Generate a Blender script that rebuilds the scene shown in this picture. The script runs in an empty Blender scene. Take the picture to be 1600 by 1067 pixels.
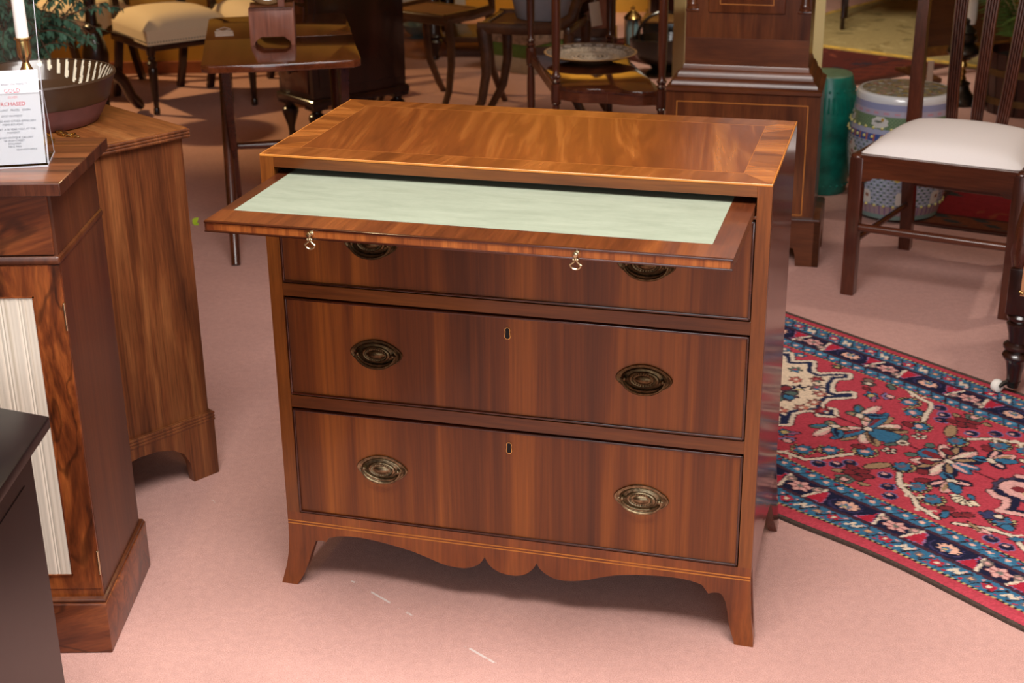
import bpy, bmesh, math, random
import numpy as np
from mathutils import Matrix, Vector
R = math.radians
random.seed(4)
SC = bpy.context.scene
COL = SC.collection

# ------------------------------------------------------------------ camera, world, lights, exposure
cam_d = bpy.data.cameras.new('camera')
cam = bpy.data.objects.new('camera', cam_d)
COL.objects.link(cam)
cam_d.sensor_fit = 'HORIZONTAL'
cam_d.sensor_width = 36.0
cam_d.lens = 2292.08 / 1600 * 36
cam_d.clip_end = 60
cam.matrix_world = Matrix(((0.99991507, 0.01303241, 0, 0.4521943), (-0.00487878, 0.37432576, -0.92728443, -2.58669938),
                           (-0.01208475, 0.92720568, 0.37435755, 1.56167698), (0, 0, 0, 1)))
cam_d.dof.use_dof = True
cam_d.dof.focus_distance = 2.75
cam_d.dof.aperture_fstop = 7.1
SC.camera = cam
SC.view_settings.view_transform = 'Standard'
SC.view_settings.look = 'None'
SC.view_settings.gamma = 1.0
SC.view_settings.use_curve_mapping = False
SC.view_settings.exposure = 0.0
try:
    SC.cycles.use_denoising = True
    SC.cycles.max_bounces = 8
    SC.cycles.sample_clamp_indirect = 4.0
    SC.cycles.caustics_reflective = False
    SC.cycles.caustics_refractive = False
except Exception:
    pass

W = bpy.data.worlds.new('world')
SC.world = W
W.use_nodes = True
W.node_tree.nodes['Background'].inputs[0].default_value = (0.75, 0.85, 1.0, 1)
W.node_tree.nodes['Background'].inputs[1].default_value = 1.0


def area_light(name, loc, target, sx, sy, power, col, spread=180):
    l = bpy.data.lights.new(name, 'AREA')
    l.shape = 'RECTANGLE'
    l.size, l.size_y, l.energy, l.color = sx, sy, power, col
    l.spread = R(spread)
    o = bpy.data.objects.new(name, l)
    COL.objects.link(o)
    o.location = loc
    o.rotation_euler = (Vector(target) - Vector(loc)).to_track_quat('-Z', 'Y').to_euler()
    return o


def spot_light(name, loc, target, power, col, ang=70, blend=.6, rad=.06):
    l = bpy.data.lights.new(name, 'SPOT')
    l.energy, l.color, l.spot_size, l.spot_blend, l.shadow_soft_size = power, col, R(ang), blend, rad
    o = bpy.data.objects.new(name, l)
    COL.objects.link(o)
    o.location = loc
    o.rotation_euler = (Vector(target) - Vector(loc)).to_track_quat('-Z', 'Y').to_euler()
    return o


DAY = (1.0, 0.96, 0.93)
WARM = (1.0, 0.66, 0.30)
area_light('ceiling_light_panel', (0.45, -0.95, 2.56), (0.5, -0.75, 0), 1.8, 1.3, 112, DAY, 160)
area_light('shop_window_daylight', (0.6, -4.85, 1.55), (0.5, 0, 0.7), 4.0, 2.0, 62, (0.93, 0.97, 1.0))
spot_light('ceiling_spot_chairs', (-2.9, 4.75, 2.5), (-1.3, 4.45, 0.4), 250, WARM, 44)
spot_light('ceiling_spot_centre', (0.3, 4.2, 2.5), (0.2, 5.6, 0.0), 14, WARM, 70)
spot_light('added_spot_right', (2.75, 1.75, 2.5), (1.8, 2.2, 0.35), 42, (1.0, 0.90, 0.78), 70)  # added to brighten the pillar's right strip, white chair and painted stool
spot_light('added_spot_middle', (-0.1, 1.75, 2.5), (1.05, 3.0, 0.45), 80, (1.0, 0.88, 0.68), 34)  # added fill spot that lifts the pillar's left strip and the plate
area_light('ceiling_light_rug', (1.7, 4.6, 2.55), (2.4, 6.0, 0), 1.0, 1.0, 34, (1.0, 0.90, 0.70), 100)
spot_light('ceiling_spot_chest', (-0.25, 1.7, 2.5), (0.2, 0.3, 0.85), 20, (1.0, 0.76, 0.42), 50)
spot_light('ceiling_spot_wall', (0.85, 5.8, 2.45), (0.85, 6.85, 1.5), 125, (1.0, 0.72, 0.32), 80)

# ------------------------------------------------------------------ helpers: materials


def lin(c):
    def f(v):
        v /= 255.0
        return v / 12.92 if v <= .04045 else ((v + .055) / 1.055) ** 2.4
    return (f(c[0]), f(c[1]), f(c[2]), 1)


def new_mat(name):
    m = bpy.data.materials.new(name)
    m.use_nodes = True
    nt = m.node_tree
    return m, nt, nt.nodes['Principled BSDF']


def simple(name, c, rough=.5, metal=0.0, coat=0.0, var=.12, vscale=30.0, bump=0.0, spec=None):
    """plain colour with a little procedural mottling"""
    m, nt, b = new_mat(name)
    tc = nt.nodes.new('ShaderNodeTexCoord')
    no = nt.nodes.new('ShaderNodeTexNoise')
    no.inputs['Scale'].default_value = vscale
    no.inputs['Detail'].default_value = 5
    nt.links.new(tc.outputs['Object'], no.inputs['Vector'])
    rp = nt.nodes.new('ShaderNodeValToRGB')
    l = lin(c)
    rp.color_ramp.elements[0].position = .3
    rp.color_ramp.elements[1].position = .7
    rp.color_ramp.elements[0].color = tuple(x * (1 - var) for x in l[:3]) + (1,)
    rp.color_ramp.elements[1].color = tuple(min(1, x * (1 + var)) for x in l[:3]) + (1,)
    nt.links.new(no.outputs['Fac'], rp.inputs[0])
    nt.links.new(rp.outputs[0], b.inputs['Base Color'])
    b.inputs['Roughness'].default_value = rough
    b.inputs['Metallic'].default_value = metal
    b.inputs['Coat Weight'].default_value = coat
    b.inputs['Coat Roughness'].default_value = .08
    if spec is not None:
        b.inputs['Specular IOR Level'].default_value = spec
    if bump:
        bp = nt.nodes.new('ShaderNodeBump')
        bp.inputs['Strength'].default_value = bump
        bp.inputs['Distance'].default_value = .002
        nt.links.new(no.outputs['Fac'], bp.inputs['Height'])
        nt.links.new(bp.outputs[0], b.inputs['Normal'])
    return m


def wood(name, dark, mid, light, axis='z', cross=11.0, along=.8, rough=.32, coat=.35, dist=.6, rot=(0, 0, 0),
         fine=.22, pos=(.3, .5, .72), coat_rough=.10, off=(0, 0, 0), vein=0.0, spec=.5):
    m, nt, b = new_mat(name)
    tc = nt.nodes.new('ShaderNodeTexCoord')
    mr = nt.nodes.new('ShaderNodeMapping')
    mr.inputs['Rotation'].default_value = rot
    mr.inputs['Location'].default_value = off
    nt.links.new(tc.outputs['Object'], mr.inputs['Vector'])

    def layer(cr, al, detail, di):
        mp = nt.nodes.new('ShaderNodeMapping')
        s = [cr, cr, cr]
        s['xyz'.index(axis)] = al
        mp.inputs['Scale'].default_value = s
        nt.links.new(mr.outputs[0], mp.inputs['Vector'])
        no = nt.nodes.new('ShaderNodeTexNoise')
        no.inputs['Scale'].default_value = 1.0
        no.inputs['Detail'].default_value = detail
        no.inputs['Roughness'].default_value = .6
        no.inputs['Distortion'].default_value = di
        nt.links.new(mp.outputs[0], no.inputs['Vector'])
        return no
    a = layer(cross, along, 5, dist)
    f = layer(cross * 14, along * 8, 3, .2)
    rp = nt.nodes.new('ShaderNodeValToRGB')
    e = rp.color_ramp.elements
    e[0].position, e[0].color = pos[0], lin(dark)
    e[1].position, e[1].color = pos[2], lin(light)
    k = e.new(pos[1])
    k.color = lin(mid)
    nt.links.new(a.outputs['Fac'], rp.inputs[0])
    fr = nt.nodes.new('ShaderNodeMapRange')
    fr.inputs['From Min'].default_value = .3
    fr.inputs['From Max'].default_value = .7
    fr.inputs['To Min'].default_value = 1 - fine
    fr.inputs['To Max'].default_value = 1 + fine
    nt.links.new(f.outputs['Fac'], fr.inputs['Value'])
    mx = nt.nodes.new('ShaderNodeVectorMath')
    mx.operation = 'SCALE'
    nt.links.new(rp.outputs[0], mx.inputs[0])
    nt.links.new(fr.outputs[0], mx.inputs['Scale'])
    last = mx.outputs[0]
    if vein:
        # thin black figure lines, as in rosewood
        mp = nt.nodes.new('ShaderNodeMapping')
        s = [vein, vein, vein]
        s['xyz'.index(axis)] = vein * .28
        mp.inputs['Scale'].default_value = s
        nt.links.new(mr.outputs[0], mp.inputs['Vector'])
        no = nt.nodes.new('ShaderNodeTexNoise')
        no.inputs['Scale'].default_value = 1
        no.inputs['Detail'].default_value = 3
        no.inputs['Distortion'].default_value = 1.6
        nt.links.new(mp.outputs[0], no.inputs['Vector'])
        sn = nt.nodes.new('ShaderNodeMath')
        sn.operation = 'MULTIPLY'
        sn.inputs[1].default_value = 46
        nt.links.new(no.outputs['Fac'], sn.inputs[0])
        si = nt.nodes.new('ShaderNodeMath')
        si.operation = 'SINE'
        nt.links.new(sn.outputs[0], si.inputs[0])
        vr = nt.nodes.new('ShaderNodeMapRange')
        vr.inputs['From Min'].default_value = .80
        vr.inputs['From Max'].default_value = 1.0
        vr.inputs['To Min'].default_value = 1.0
        vr.inputs['To Max'].default_value = .5
        nt.links.new(si.outputs[0], vr.inputs['Value'])
        m2 = nt.nodes.new('ShaderNodeVectorMath')
        m2.operation = 'SCALE'
        nt.links.new(last, m2.inputs[0])
        nt.links.new(vr.outputs[0], m2.inputs['Scale'])
        last = m2.outputs[0]
    nt.links.new(last, b.inputs['Base Color'])
    b.inputs['Roughness'].default_value = rough
    b.inputs['Coat Weight'].default_value = coat
    b.inputs['Coat Roughness'].default_value = coat_rough
    b.inputs['Specular IOR Level'].default_value = spec
    bp = nt.nodes.new('ShaderNodeBump')
    bp.inputs['Strength'].default_value = .12
    bp.inputs['Distance'].default_value = .001
    nt.links.new(f.outputs['Fac'], bp.inputs['Height'])
    nt.links.new(bp.outputs[0], b.inputs['Normal'])
    return m


def vcol(name, rough=.6, coat=0.0, bump=0.0, spec=.5):
    """colour stored on the mesh's own vertices (pattern of the object), with fine fibre noise"""
    m, nt, b = new_mat(name)
    a = nt.nodes.new('ShaderNodeAttribute')
    a.attribute_name = 'pattern'
    nt.links.new(a.outputs['Color'], b.inputs['Base Color'])
    b.inputs['Roughness'].default_value = rough
    b.inputs['Coat Weight'].default_value = coat
    b.inputs['Coat Roughness'].default_value = .06
    b.inputs['Specular IOR Level'].default_value = spec
    if bump:
        tc = nt.nodes.new('ShaderNodeTexCoord')
        no = nt.nodes.new('ShaderNodeTexNoise')
        no.inputs['Scale'].default_value = 260
        nt.links.new(tc.outputs['Object'], no.inputs['Vector'])
        bp = nt.nodes.new('ShaderNodeBump')
        bp.inputs['Strength'].default_value = bump
        bp.inputs['Distance'].default_value = .003
        nt.links.new(no.outputs['Fac'], bp.inputs['Height'])
        nt.links.new(bp.outputs[0], b.inputs['Normal'])
    return m


def acrylic(name, tint=(.985, .99, .99), g=.0):
    m, nt, b = new_mat(name)
    nt.nodes.remove(b)
    tr = nt.nodes.new('ShaderNodeBsdfTransparent')
    tr.inputs[0].default_value = tint + (1,)
    gl = nt.nodes.new('ShaderNodeBsdfGlossy')
    gl.inputs['Roughness'].default_value = .04
    fr = nt.nodes.new('ShaderNodeFresnel')
    fr.inputs[0].default_value = 1.28
    ad = nt.nodes.new('ShaderNodeMath')
    ad.operation = 'ADD'
    ad.inputs[1].default_value = g
    nt.links.new(fr.outputs[0], ad.inputs[0])
    mix = nt.nodes.new('ShaderNodeMixShader')
    nt.links.new(ad.outputs[0], mix.inputs[0])
    nt.links.new(tr.outputs[0], mix.inputs[1])
    nt.links.new(gl.outputs[0], mix.inputs[2])
    nt.links.new(mix.outputs[0], nt.nodes['Material Output'].inputs[0])
    return m


# ------------------------------------------------------------------ helpers: meshes
class MB:
    def __init__(self):
        self.bm = bmesh.new()

    def _merge(self, t):
        me = bpy.data.meshes.new('t')
        t.to_mesh(me)
        t.free()
        self.bm.from_mesh(me)
        bpy.data.meshes.remove(me)

    def box(self, x0, x1, y0, y1, z0, z1, bev=0.0, seg=2, M=None):
        t = bmesh.new()
        bmesh.ops.create_cube(t, size=1)
        for v in t.verts:
            v.co = Vector((x0 + (x1 - x0) * (v.co.x + .5), y0 + (y1 - y0) * (v.co.y + .5), z0 + (z1 - z0) * (v.co.z + .5)))
        if bev:
            bmesh.ops.bevel(t, geom=list(t.edges), offset=bev, segments=seg, affect='EDGES', profile=.5)
        if M is not None:
            bmesh.ops.transform(t, matrix=M, verts=t.verts)
        self._merge(t)
        return self

    def prism(self, pts, axis, a0, a1, fn=None, bev=0.0):
        """closed 2-D outline swept along an axis: 'x' -> pts are (y,z), 'y' -> (x,z), 'z' -> (x,y)"""
        def P(p, a):
            q = {'x': (a, p[0], p[1]), 'y': (p[0], a, p[1]), 'z': (p[0], p[1], a)}[axis]
            return fn(*q) if fn else q
        t = bmesh.new()
        A = [t.verts.new(P(p, a0)) for p in pts]
        B = [t.verts.new(P(p, a1)) for p in pts]
        n = len(pts)
        t.faces.new(A)
        t.faces.new(B[::-1])
        for i in range(n):
            t.faces.new((A[i], B[i], B[(i + 1) % n], A[(i + 1) % n]))
        bmesh.ops.recalc_face_normals(t, faces=t.faces)
        if bev:
            bmesh.ops.bevel(t, geom=[e for e in t.edges if e.calc_face_angle(0) > .6], offset=bev, segments=2, affect='EDGES', profile=.5)
        self._merge(t)
        return self

    def lathe(self, prof, c=(0, 0, 0), seg=24, sx=1.0, sy=1.0, M=None, cap=True):
        t = bmesh.new()
        rings = []
        for r, z in prof:
            if r < 1e-6:
                rings.append([t.verts.new((0, 0, z))])
            else:
                rings.append([t.verts.new((r * sx * math.cos(2 * math.pi * k / seg), r * sy * math.sin(2 * math.pi * k / seg), z)) for k in range(seg)])
        for a, b in zip(rings, rings[1:]):
            for k in range(seg):
                l = (k + 1) % seg
                if len(a) == 1 and len(b) == 1:
                    continue
                if len(a) == 1:
                    t.faces.new((a[0], b[l], b[k]))
                elif len(b) == 1:
                    t.faces.new((a[k], a[l], b[0]))
                else:
                    t.faces.new((a[k], a[l], b[l], b[k]))
        if cap:
            for rg in (rings[0], rings[-1]):
                if len(rg) > 2:
                    t.faces.new(rg)
        bmesh.ops.recalc_face_normals(t, faces=t.faces)
        if M is not None:
            bmesh.ops.transform(t, matrix=M, verts=t.verts)
        bmesh.ops.translate(t, vec=c, verts=t.verts)
        self._merge(t)
        return self

    def tube(self, pts, rad, seg=10, sq=(1, 1), closed=False, up=(0, 0, 1)):
        """sweep along points; rad number or list; sq squashes the section (side, up)"""
        t = bmesh.new()
        P = [Vector(p) for p in pts]
        n = len(P)
        if not hasattr(rad, '__len__'):
            rad = [rad] * n
        rings = []
        U = Vector(up)
        for i in range(n):
            if closed:
                d = P[(i + 1) % n] - P[i - 1]
            else:
                d = P[min(i + 1, n - 1)] - P[max(i - 1, 0)]
            d.normalize()
            u = U if abs(d.dot(U)) < .95 else Vector((0, 1, 0)) if abs(d.y) < .9 else Vector((1, 0, 0))
            s = d.cross(u).normalized()
            w = s.cross(d).normalized()
            rings.append([t.verts.new(P[i] + rad[i] * (s * sq[0] * math.cos(2 * math.pi * k / seg + math.pi / seg) + w * sq[1] * math.sin(2 * math.pi * k / seg + math.pi / seg))) for k in range(seg)])
        m = n if closed else n - 1
        for i in range(m):
            a, b = rings[i], rings[(i + 1) % n]
            for k in range(seg):
                t.faces.new((a[k], a[(k + 1) % seg], b[(k + 1) % seg], b[k]))
        if not closed:
            t.faces.new(rings[0])
            t.faces.new(rings[-1])
        bmesh.ops.recalc_face_normals(t, faces=t.faces)
        self._merge(t)
        return self

    def ball(self, c, r, sx=1, sy=1, sz=1, u=12, v=8):
        t = bmesh.new()
        bmesh.ops.create_uvsphere(t, u_segments=u, v_segments=v, radius=r)
        for w in t.verts:
            w.co = Vector((w.co.x * sx + c[0], w.co.y * sy + c[1], w.co.z * sz + c[2]))
        self._merge(t)
        return self

    def cushion(self, corners, z0, z1, dome, n=14, rnd=.03):
        """upholstered pad over a (possibly tapering) four-cornered seat, rounded edge, domed top"""
        t = bmesh.new()
        c = [Vector(p) for p in corners]

        def pt(u, v):
            return (c[0] * (1 - u) + c[1] * u) * (1 - v) + (c[3] * (1 - u) + c[2] * u) * v
        lay = []
        for lv, (z, ins) in enumerate(((z0, .0), (z0 + (z1 - z0) * .5, -.006), (z1 - rnd * .7, 0.0))):
            ring = []
            for (ua, va), (ub, vb) in (((0, 0), (1, 0)), ((1, 0), (1, 1)), ((1, 1), (0, 1)), ((0, 1), (0, 0))):
                for i in range(n):
                    f = i / n
                    ring.append((ua + (ub - ua) * f, va + (vb - va) * f))
            lay.append([t.verts.new(Vector((*pt(u, v), z)) + Vector((0, 0, 0))) for u, v in ring])
        for a, b in zip(lay, lay[1:]):
            for k in range(len(a)):
                l = (k + 1) % len(a)
                t.faces.new((a[k], a[l], b[l], b[k]))
        g = {}
        L = lay[-1]
        idx = {}
        k = 0
        for (ua, va), (ub, vb) in (((0, 0), (1, 0)), ((1, 0), (1, 1)), ((1, 1), (0, 1)), ((0, 1), (0, 0))):
            for i in range(n):
                f = i / n
                idx[(round((ua + (ub - ua) * f) * n), round((va + (vb - va) * f) * n))] = L[k]
                k += 1
        for i in range(n + 1):
            for j in range(n + 1):
                if (i, j) in idx:
                    g[i, j] = idx[i, j]
                    continue
                u, v = i / n, j / n
                e = min(u, 1 - u, v, 1 - v)
                h = (16 * u * (1 - u) * v * (1 - v)) ** .45
                g[i, j] = t.verts.new((*pt(u, v), z1 - rnd * .7 + rnd * .7 * min(1, e * n / 2.2) ** .5 + dome * h))
        for i in range(n):
            for j in range(n):
                t.faces.new((g[i, j], g[i + 1, j], g[i + 1, j + 1], g[i, j + 1]))
        t.faces.new(lay[0])
        bmesh.ops.recalc_face_normals(t, faces=t.faces)
        self._merge(t)
        return self

    def build(self, name, mat, parent=None, smooth=True, ang=38):
        me = bpy.data.meshes.new(name)
        self.bm.to_mesh(me)
        self.bm.free()
        if smooth:
            me.shade_smooth()
            me.set_sharp_from_angle(angle=R(ang))
        me.materials.append(mat)
        o = bpy.data.objects.new(name, me)
        COL.objects.link(o)
        if parent:
            o.parent = parent
        return o


def thing(name, label, cat, loc=(0, 0, 0), rz=0.0, group=None):
    o = bpy.data.objects.new(name, None)
    o.empty_display_size = .05
    COL.objects.link(o)
    o.location = loc
    o.rotation_euler = (0, 0, rz)
    o['label'] = label
    o['category'] = cat
    if group:
        o['group'] = group
    return o


def tag(o, label, cat, group=None):
    o['label'] = label
    o['category'] = cat
    if group:
        o['group'] = group
    return o


def plabel(o, label):
    o['label'] = label
    return o


def struct(o, label):
    o['kind'] = 'structure'
    o['label'] = label
    return o


def copy_tree(o, label=None, group=None, loc=None, rz=None):
    r = o.copy()
    COL.objects.link(r)
    if label:
        r['label'] = label
    if group:
        r['group'] = group
    if loc is not None:
        r.location = loc
    if rz is not None:
        r.rotation_euler = (0, 0, rz)
    for ch in list(o.children):
        c = ch.copy()
        COL.objects.link(c)
        c.parent = r
        for g in list(ch.children):
            d = g.copy()
            COL.objects.link(d)
            d.parent = c
    return r


def grid_obj(name, P, C, mat, parent=None, closed_u=False):
    """P: (n,m,3) points, C: (n,m,3) linear colours -> quad mesh with a 'pattern' colour on its vertices"""
    n, m = P.shape[:2]
    i = np.arange(n * m).reshape(n, m)
    if closed_u:
        a, b = i, np.roll(i, -1, 0)
    else:
        a, b = i[:-1], i[1:]
    f = np.stack([a[:, :-1], b[:, :-1], b[:, 1:], a[:, 1:]], -1).reshape(-1, 4)
    me = bpy.data.meshes.new(name)
    me.vertices.add(n * m)
    me.vertices.foreach_set('co', P.reshape(-1).astype(np.float32))
    me.loops.add(f.size)
    me.loops.foreach_set('vertex_index', f.reshape(-1).astype(np.int32))
    me.polygons.add(len(f))
    me.polygons.foreach_set('loop_start', np.arange(0, f.size, 4, dtype=np.int32))
    me.update(calc_edges=True)
    at = me.color_attributes.new('pattern', 'FLOAT_COLOR', 'POINT')
    c4 = np.ones((n * m, 4), np.float32)
    c4[:, :3] = C.reshape(-1, 3)
    at.data.foreach_set('color', c4.reshape(-1))
    me.shade_smooth()
    me.materials.append(mat)
    me.validate()
    o = bpy.data.objects.new(name, me)
    COL.objects.link(o)
    if parent:
        o.parent = parent
    return o


class Paint:
    """rasterises a flat pattern onto arrays of surface coordinates"""
    def __init__(self, U, V, base):
        self.U, self.V = U, V
        self.C = np.empty(U.shape + (3,))
        self.C[:] = lin(base)[:3]

    def put(self, mask, c):
        self.C[mask] = lin(c)[:3]

    def ell(self, u, v, a, b, c, rot=0.0, lobes=0, depth=.25):
        x, y = self.U - u, self.V - v
        cs, sn = math.cos(R(rot)), math.sin(R(rot))
        X, Y = (x * cs + y * sn) / a, (-x * sn + y * cs) / b
        r = np.hypot(X, Y)
        lim = 1.0
        if lobes:
            lim = 1 - depth * (.5 + .5 * np.cos(lobes * np.arctan2(Y, X)))
        self.put(r < lim, c)

    def sdf(self, pts):
        P = np.array(pts, float)
        x, y = self.U, self.V
        d = np.full(x.shape, 1e9)
        ins = np.zeros(x.shape, bool)
        n = len(P)
        for i in range(n):
            a, b = P[i], P[(i + 1) % n]
            ex, ey = b - a
            wx, wy = x - a[0], y - a[1]
            t = np.clip((wx * ex + wy * ey) / (ex * ex + ey * ey + 1e-12), 0, 1)
            d = np.minimum(d, np.hypot(wx - ex * t, wy - ey * t))
            cr = ((a[1] <= y) & (b[1] > y)) | ((b[1] <= y) & (a[1] > y))
            if abs(b[1] - a[1]) > 1e-9:
                xi = a[0] + (y - a[1]) / (b[1] - a[1]) * ex
                ins ^= cr & (x < xi)
        return np.where(ins, d, -d)

    def poly(self, pts, c):
        self.put(self.sdf(pts) > 0, c)

    def line(self, pts, w, c):
        x, y = self.U, self.V
        for a, b in zip(pts, pts[1:]):
            ex, ey = b[0] - a[0], b[1] - a[1]
            wx, wy = x - a[0], y - a[1]
            t = np.clip((wx * ex + wy * ey) / (ex * ex + ey * ey + 1e-12), 0, 1)
            self.put(np.hypot(wx - ex * t, wy - ey * t) < w, c)


# ------------------------------------------------------------------ materials
M_front = wood('drawer_veneer', (64, 28, 8), (102, 50, 14), (150, 84, 27), 'z', 17, .55, .38, .16, .7, pos=(.28, .5, .74), fine=.16)
M_frame = wood('mahogany_frame', (62, 29, 10), (94, 48, 16), (118, 67, 25), 'x', 14, 1.4, .33, .3, .3)
M_stile = wood('mahogany_stile', (80, 40, 13), (112, 60, 20), (132, 76, 28), 'z', 14, 1.4, .33, .3, .3)
M_apron = wood('mahogany_apron', (86, 39, 13), (118, 59, 20), (144, 79, 30), 'z', 12, 1.2, .33, .3, .4)
M_side = wood('mahogany_side', (58, 22, 12), (90, 38, 20), (116, 54, 28), 'z', 26, .4, .26, .6, .3, coat_rough=.11)
M_top = wood('figured_top_veneer', (88, 42, 16), (114, 58, 22), (158, 96, 44), 'y', 15, 1.5, .27, .3, 1.4, rot=(0, 0, R(-10)), coat_rough=.09, fine=.14, pos=(.28, .5, .75))
M_band_x = wood('crossbanding_ends', (98, 50, 18), (134, 74, 28), (164, 100, 46), 'x', 26, 2.2, .26, .3, .5, coat_rough=.09)
M_band_x2 = wood('crossbanding_ends_pale', (112, 60, 22), (148, 84, 34), (176, 110, 52), 'x', 30, 2.2, .26, .3, .5, coat_rough=.09, off=(.3, .1, 0))
M_band_x3 = wood('crossbanding_ends_dark', (84, 42, 16), (122, 66, 26), (156, 94, 42), 'x', 24, 2.2, .26, .3, .5, coat_rough=.09, off=(.7, .4, 0))
M_band_y = wood('crossbanding_long', (86, 42, 15), (116, 62, 24), (144, 84, 38), 'y', 20, 2.2, .26, .3, .5, rot=(0, 0, R(12)), coat_rough=.09)
M_string = simple('boxwood_stringing', (186, 116, 46), .4, coat=.2)
M_string2 = simple('thin_stringing', (158, 94, 38), .4, coat=.2)
M_bead = wood('dark_cockbead', (40, 15, 8), (58, 24, 12), (76, 32, 16), 'x', 20, 2, .22, .7, .2)
M_slide = wood('slide_mahogany', (56, 24, 12), (78, 37, 18), (104, 56, 28), 'y', 16, 2, .30, .35, .4)
M_felt = wood('green_baize', (122, 129, 112), (129, 136, 119), (135, 142, 125), 'x', 40, 9, .95, 0, .6, fine=.06, spec=.1)
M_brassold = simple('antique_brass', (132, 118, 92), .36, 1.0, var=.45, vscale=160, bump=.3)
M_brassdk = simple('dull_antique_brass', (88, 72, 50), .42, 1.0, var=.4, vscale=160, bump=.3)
M_brass = simple('bright_brass', (208, 178, 112), .22, 1.0)
M_silverb = simple('pale_brass', (206, 196, 160), .25, 1.0)
M_black = simple('dark_hollow', (10, 7, 6), .8)
M_inside = wood('carcass_inside', (50, 24, 12), (70, 36, 18), (90, 48, 26), 'x', 10, 1, .6, 0, .3)
M_rose = wood('rosewood', (52, 22, 10), (108, 52, 22), (154, 84, 38), 'z', 13, 2.6, .34, .25, 2.8, vein=5.2, pos=(.33, .5, .68), off=(.3, .2, .15))
M_rosex = wood('rosewood_frieze', (58, 22, 10), (108, 54, 26), (150, 84, 42), 'x', 12, 1.6, .36, .2, 1.6, vein=4.6, rot=(0, R(14), 0))
M_rosetop = wood('rosewood_top', (44, 22, 12), (92, 50, 28), (128, 76, 44), 'x', 34, 1.5, .3, .4, .5, coat_rough=.06)
M_roseedge = wood('rosewood_edge', (40, 18, 11), (70, 34, 20), (96, 52, 32), 'z', 40, 4, .55, 0, .4, spec=.25)
M_roseside = wood('cabinet_side', (62, 28, 14), (86, 44, 22), (108, 60, 31), 'z', 8, .6, .42, .1, .5)
M_silk = wood('pleated_silk', (196, 184, 162), (214, 205, 189), (220, 212, 197), 'z', 150, .8, .9, 0, .3, pos=(.30, .42, .7), fine=.05, spec=.1)
M_oldmah = wood('worn_mahogany', (54, 24, 11), (102, 54, 26), (148, 92, 50), 'z', 20, 1.3, .45, .12, .8, pos=(.30, .5, .78), fine=.3)
M_oldtop = wood('worn_top', (94, 50, 22), (126, 74, 36), (156, 104, 58), 'y', 9, 1.5, .36, .25, .8)
M_ebony = simple('ebonised_black', (14, 11, 13), .30, var=.3, spec=.4)
M_slipout = simple('slipware_outside', (64, 45, 31), .4, coat=.25)
M_clay = simple('unglazed_clay', (122, 80, 78), .75)
M_clock = wood('clock_mahogany', (62, 28, 13), (94, 49, 24), (120, 68, 34), 'z', 9, 1.3, .28, .4, .8)
M_clockx = wood('clock_mahogany_level', (62, 28, 13), (92, 48, 24), (118, 66, 34), 'x', 9, 1.3, .34, .2, .8)
M_dark = wood('dark_mahogany', (22, 9, 7), (36, 15, 10), (54, 24, 15), 'z', 10, 1.2, .28, .45, .4)
M_redmah = wood('red_mahogany', (48, 22, 14), (72, 34, 21), (96, 48, 30), 'z', 12, 1.2, .26, .45, .4)
M_redmahx = wood('red_mahogany_level', (52, 24, 14), (80, 38, 21), (108, 56, 30), 'x', 12, 1.2, .26, .45, .4)
M_tabletop = wood('polished_table_top', (70, 32, 18), (100, 50, 28), (122, 66, 38), 'y', 14, 1.2, .12, .7, .4, coat_rough=.03)
M_shelf = wood('polished_shelf', (48, 22, 14), (70, 34, 20), (92, 48, 28), 'y', 14, 1.2, .10, .8, .4, coat_rough=.03)
M_walnut = wood('brown_beech', (50, 27, 14), (76, 44, 23), (100, 62, 34), 'x', 12, 1.2, .35, .3, .4)
M_cane = simple('caned_seat', (134, 92, 52), .7, var=.2, vscale=120, bump=.3)
M_cream = simple('cream_upholstery', (226, 208, 178), .9, var=.03, vscale=300, bump=.15, spec=.15)
M_white = simple('calico_seat', (244, 239, 236), .9, var=.02, vscale=400, bump=.12, spec=.15)
M_tan = simple('tan_upholstery', (176, 124, 88), .9, var=.06, vscale=300, bump=.2, spec=.15)
M_nail = simple('dark_nails', (40, 34, 30), .4, .8)
M_porcelain = simple('white_ceramic', (236, 232, 222), .2, coat=.4, var=.03)
M_green = simple('green_glaze', (8, 108, 94), .34, coat=.2, var=.4, vscale=22)
M_celadon = simple('dry_green_top', (104, 132, 104), .45, var=.2)
M_paper = simple('white_card', (212, 212, 217), .7, var=.01)
M_ink = simple('grey_print', (96, 98, 110), .8)
M_redink = simple('red_print', (206, 44, 60), .8)
M_pinkink = simple('pink_print', (232, 150, 156), .8)
M_acryl = acrylic('clear_acrylic')
M_acryledge = simple('acrylic_edge', (190, 190, 198), .2, coat=.5)
M_wax = simple('candle_wax', (246, 242, 236), .5, var=.02)
M_leaf = simple('fig_leaf', (92, 140, 116), .45, var=.45, vscale=14)
M_palm = simple('palm_leaf', (100, 134, 64), .5, var=.4)
M_stem = simple('woody_stem', (120, 92, 74), .8)
M_soil = simple('dark_soil', (34, 26, 22), .95)
M_grey = simple('grey_planter', (160, 156, 162), .6, var=.05)
M_lime = simple('fresh_green_leaf', (190, 230, 60), .5)
M_tagw = simple('paper_tag', (222, 206, 190), .8, var=.04)
M_pewter = simple('dark_pewter', (70, 66, 60), .35, .9, var=.3)
M_lac = simple('black_lacquer', (14, 12, 12), .25, coat=.5)
M_barrel = wood('bucket_staves', (36, 15, 12), (54, 24, 18), (72, 34, 24), 'z', 16, 1.5, .3, .4, .3)
M_band = simple('brass_band', (120, 100, 66), .45, .9, var=.2)
M_rubber = simple('terracotta_pot', (130, 76, 52), .8)
M_gilt = simple('gilt_frame', (120, 84, 40), .4, .3, var=.3)
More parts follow.
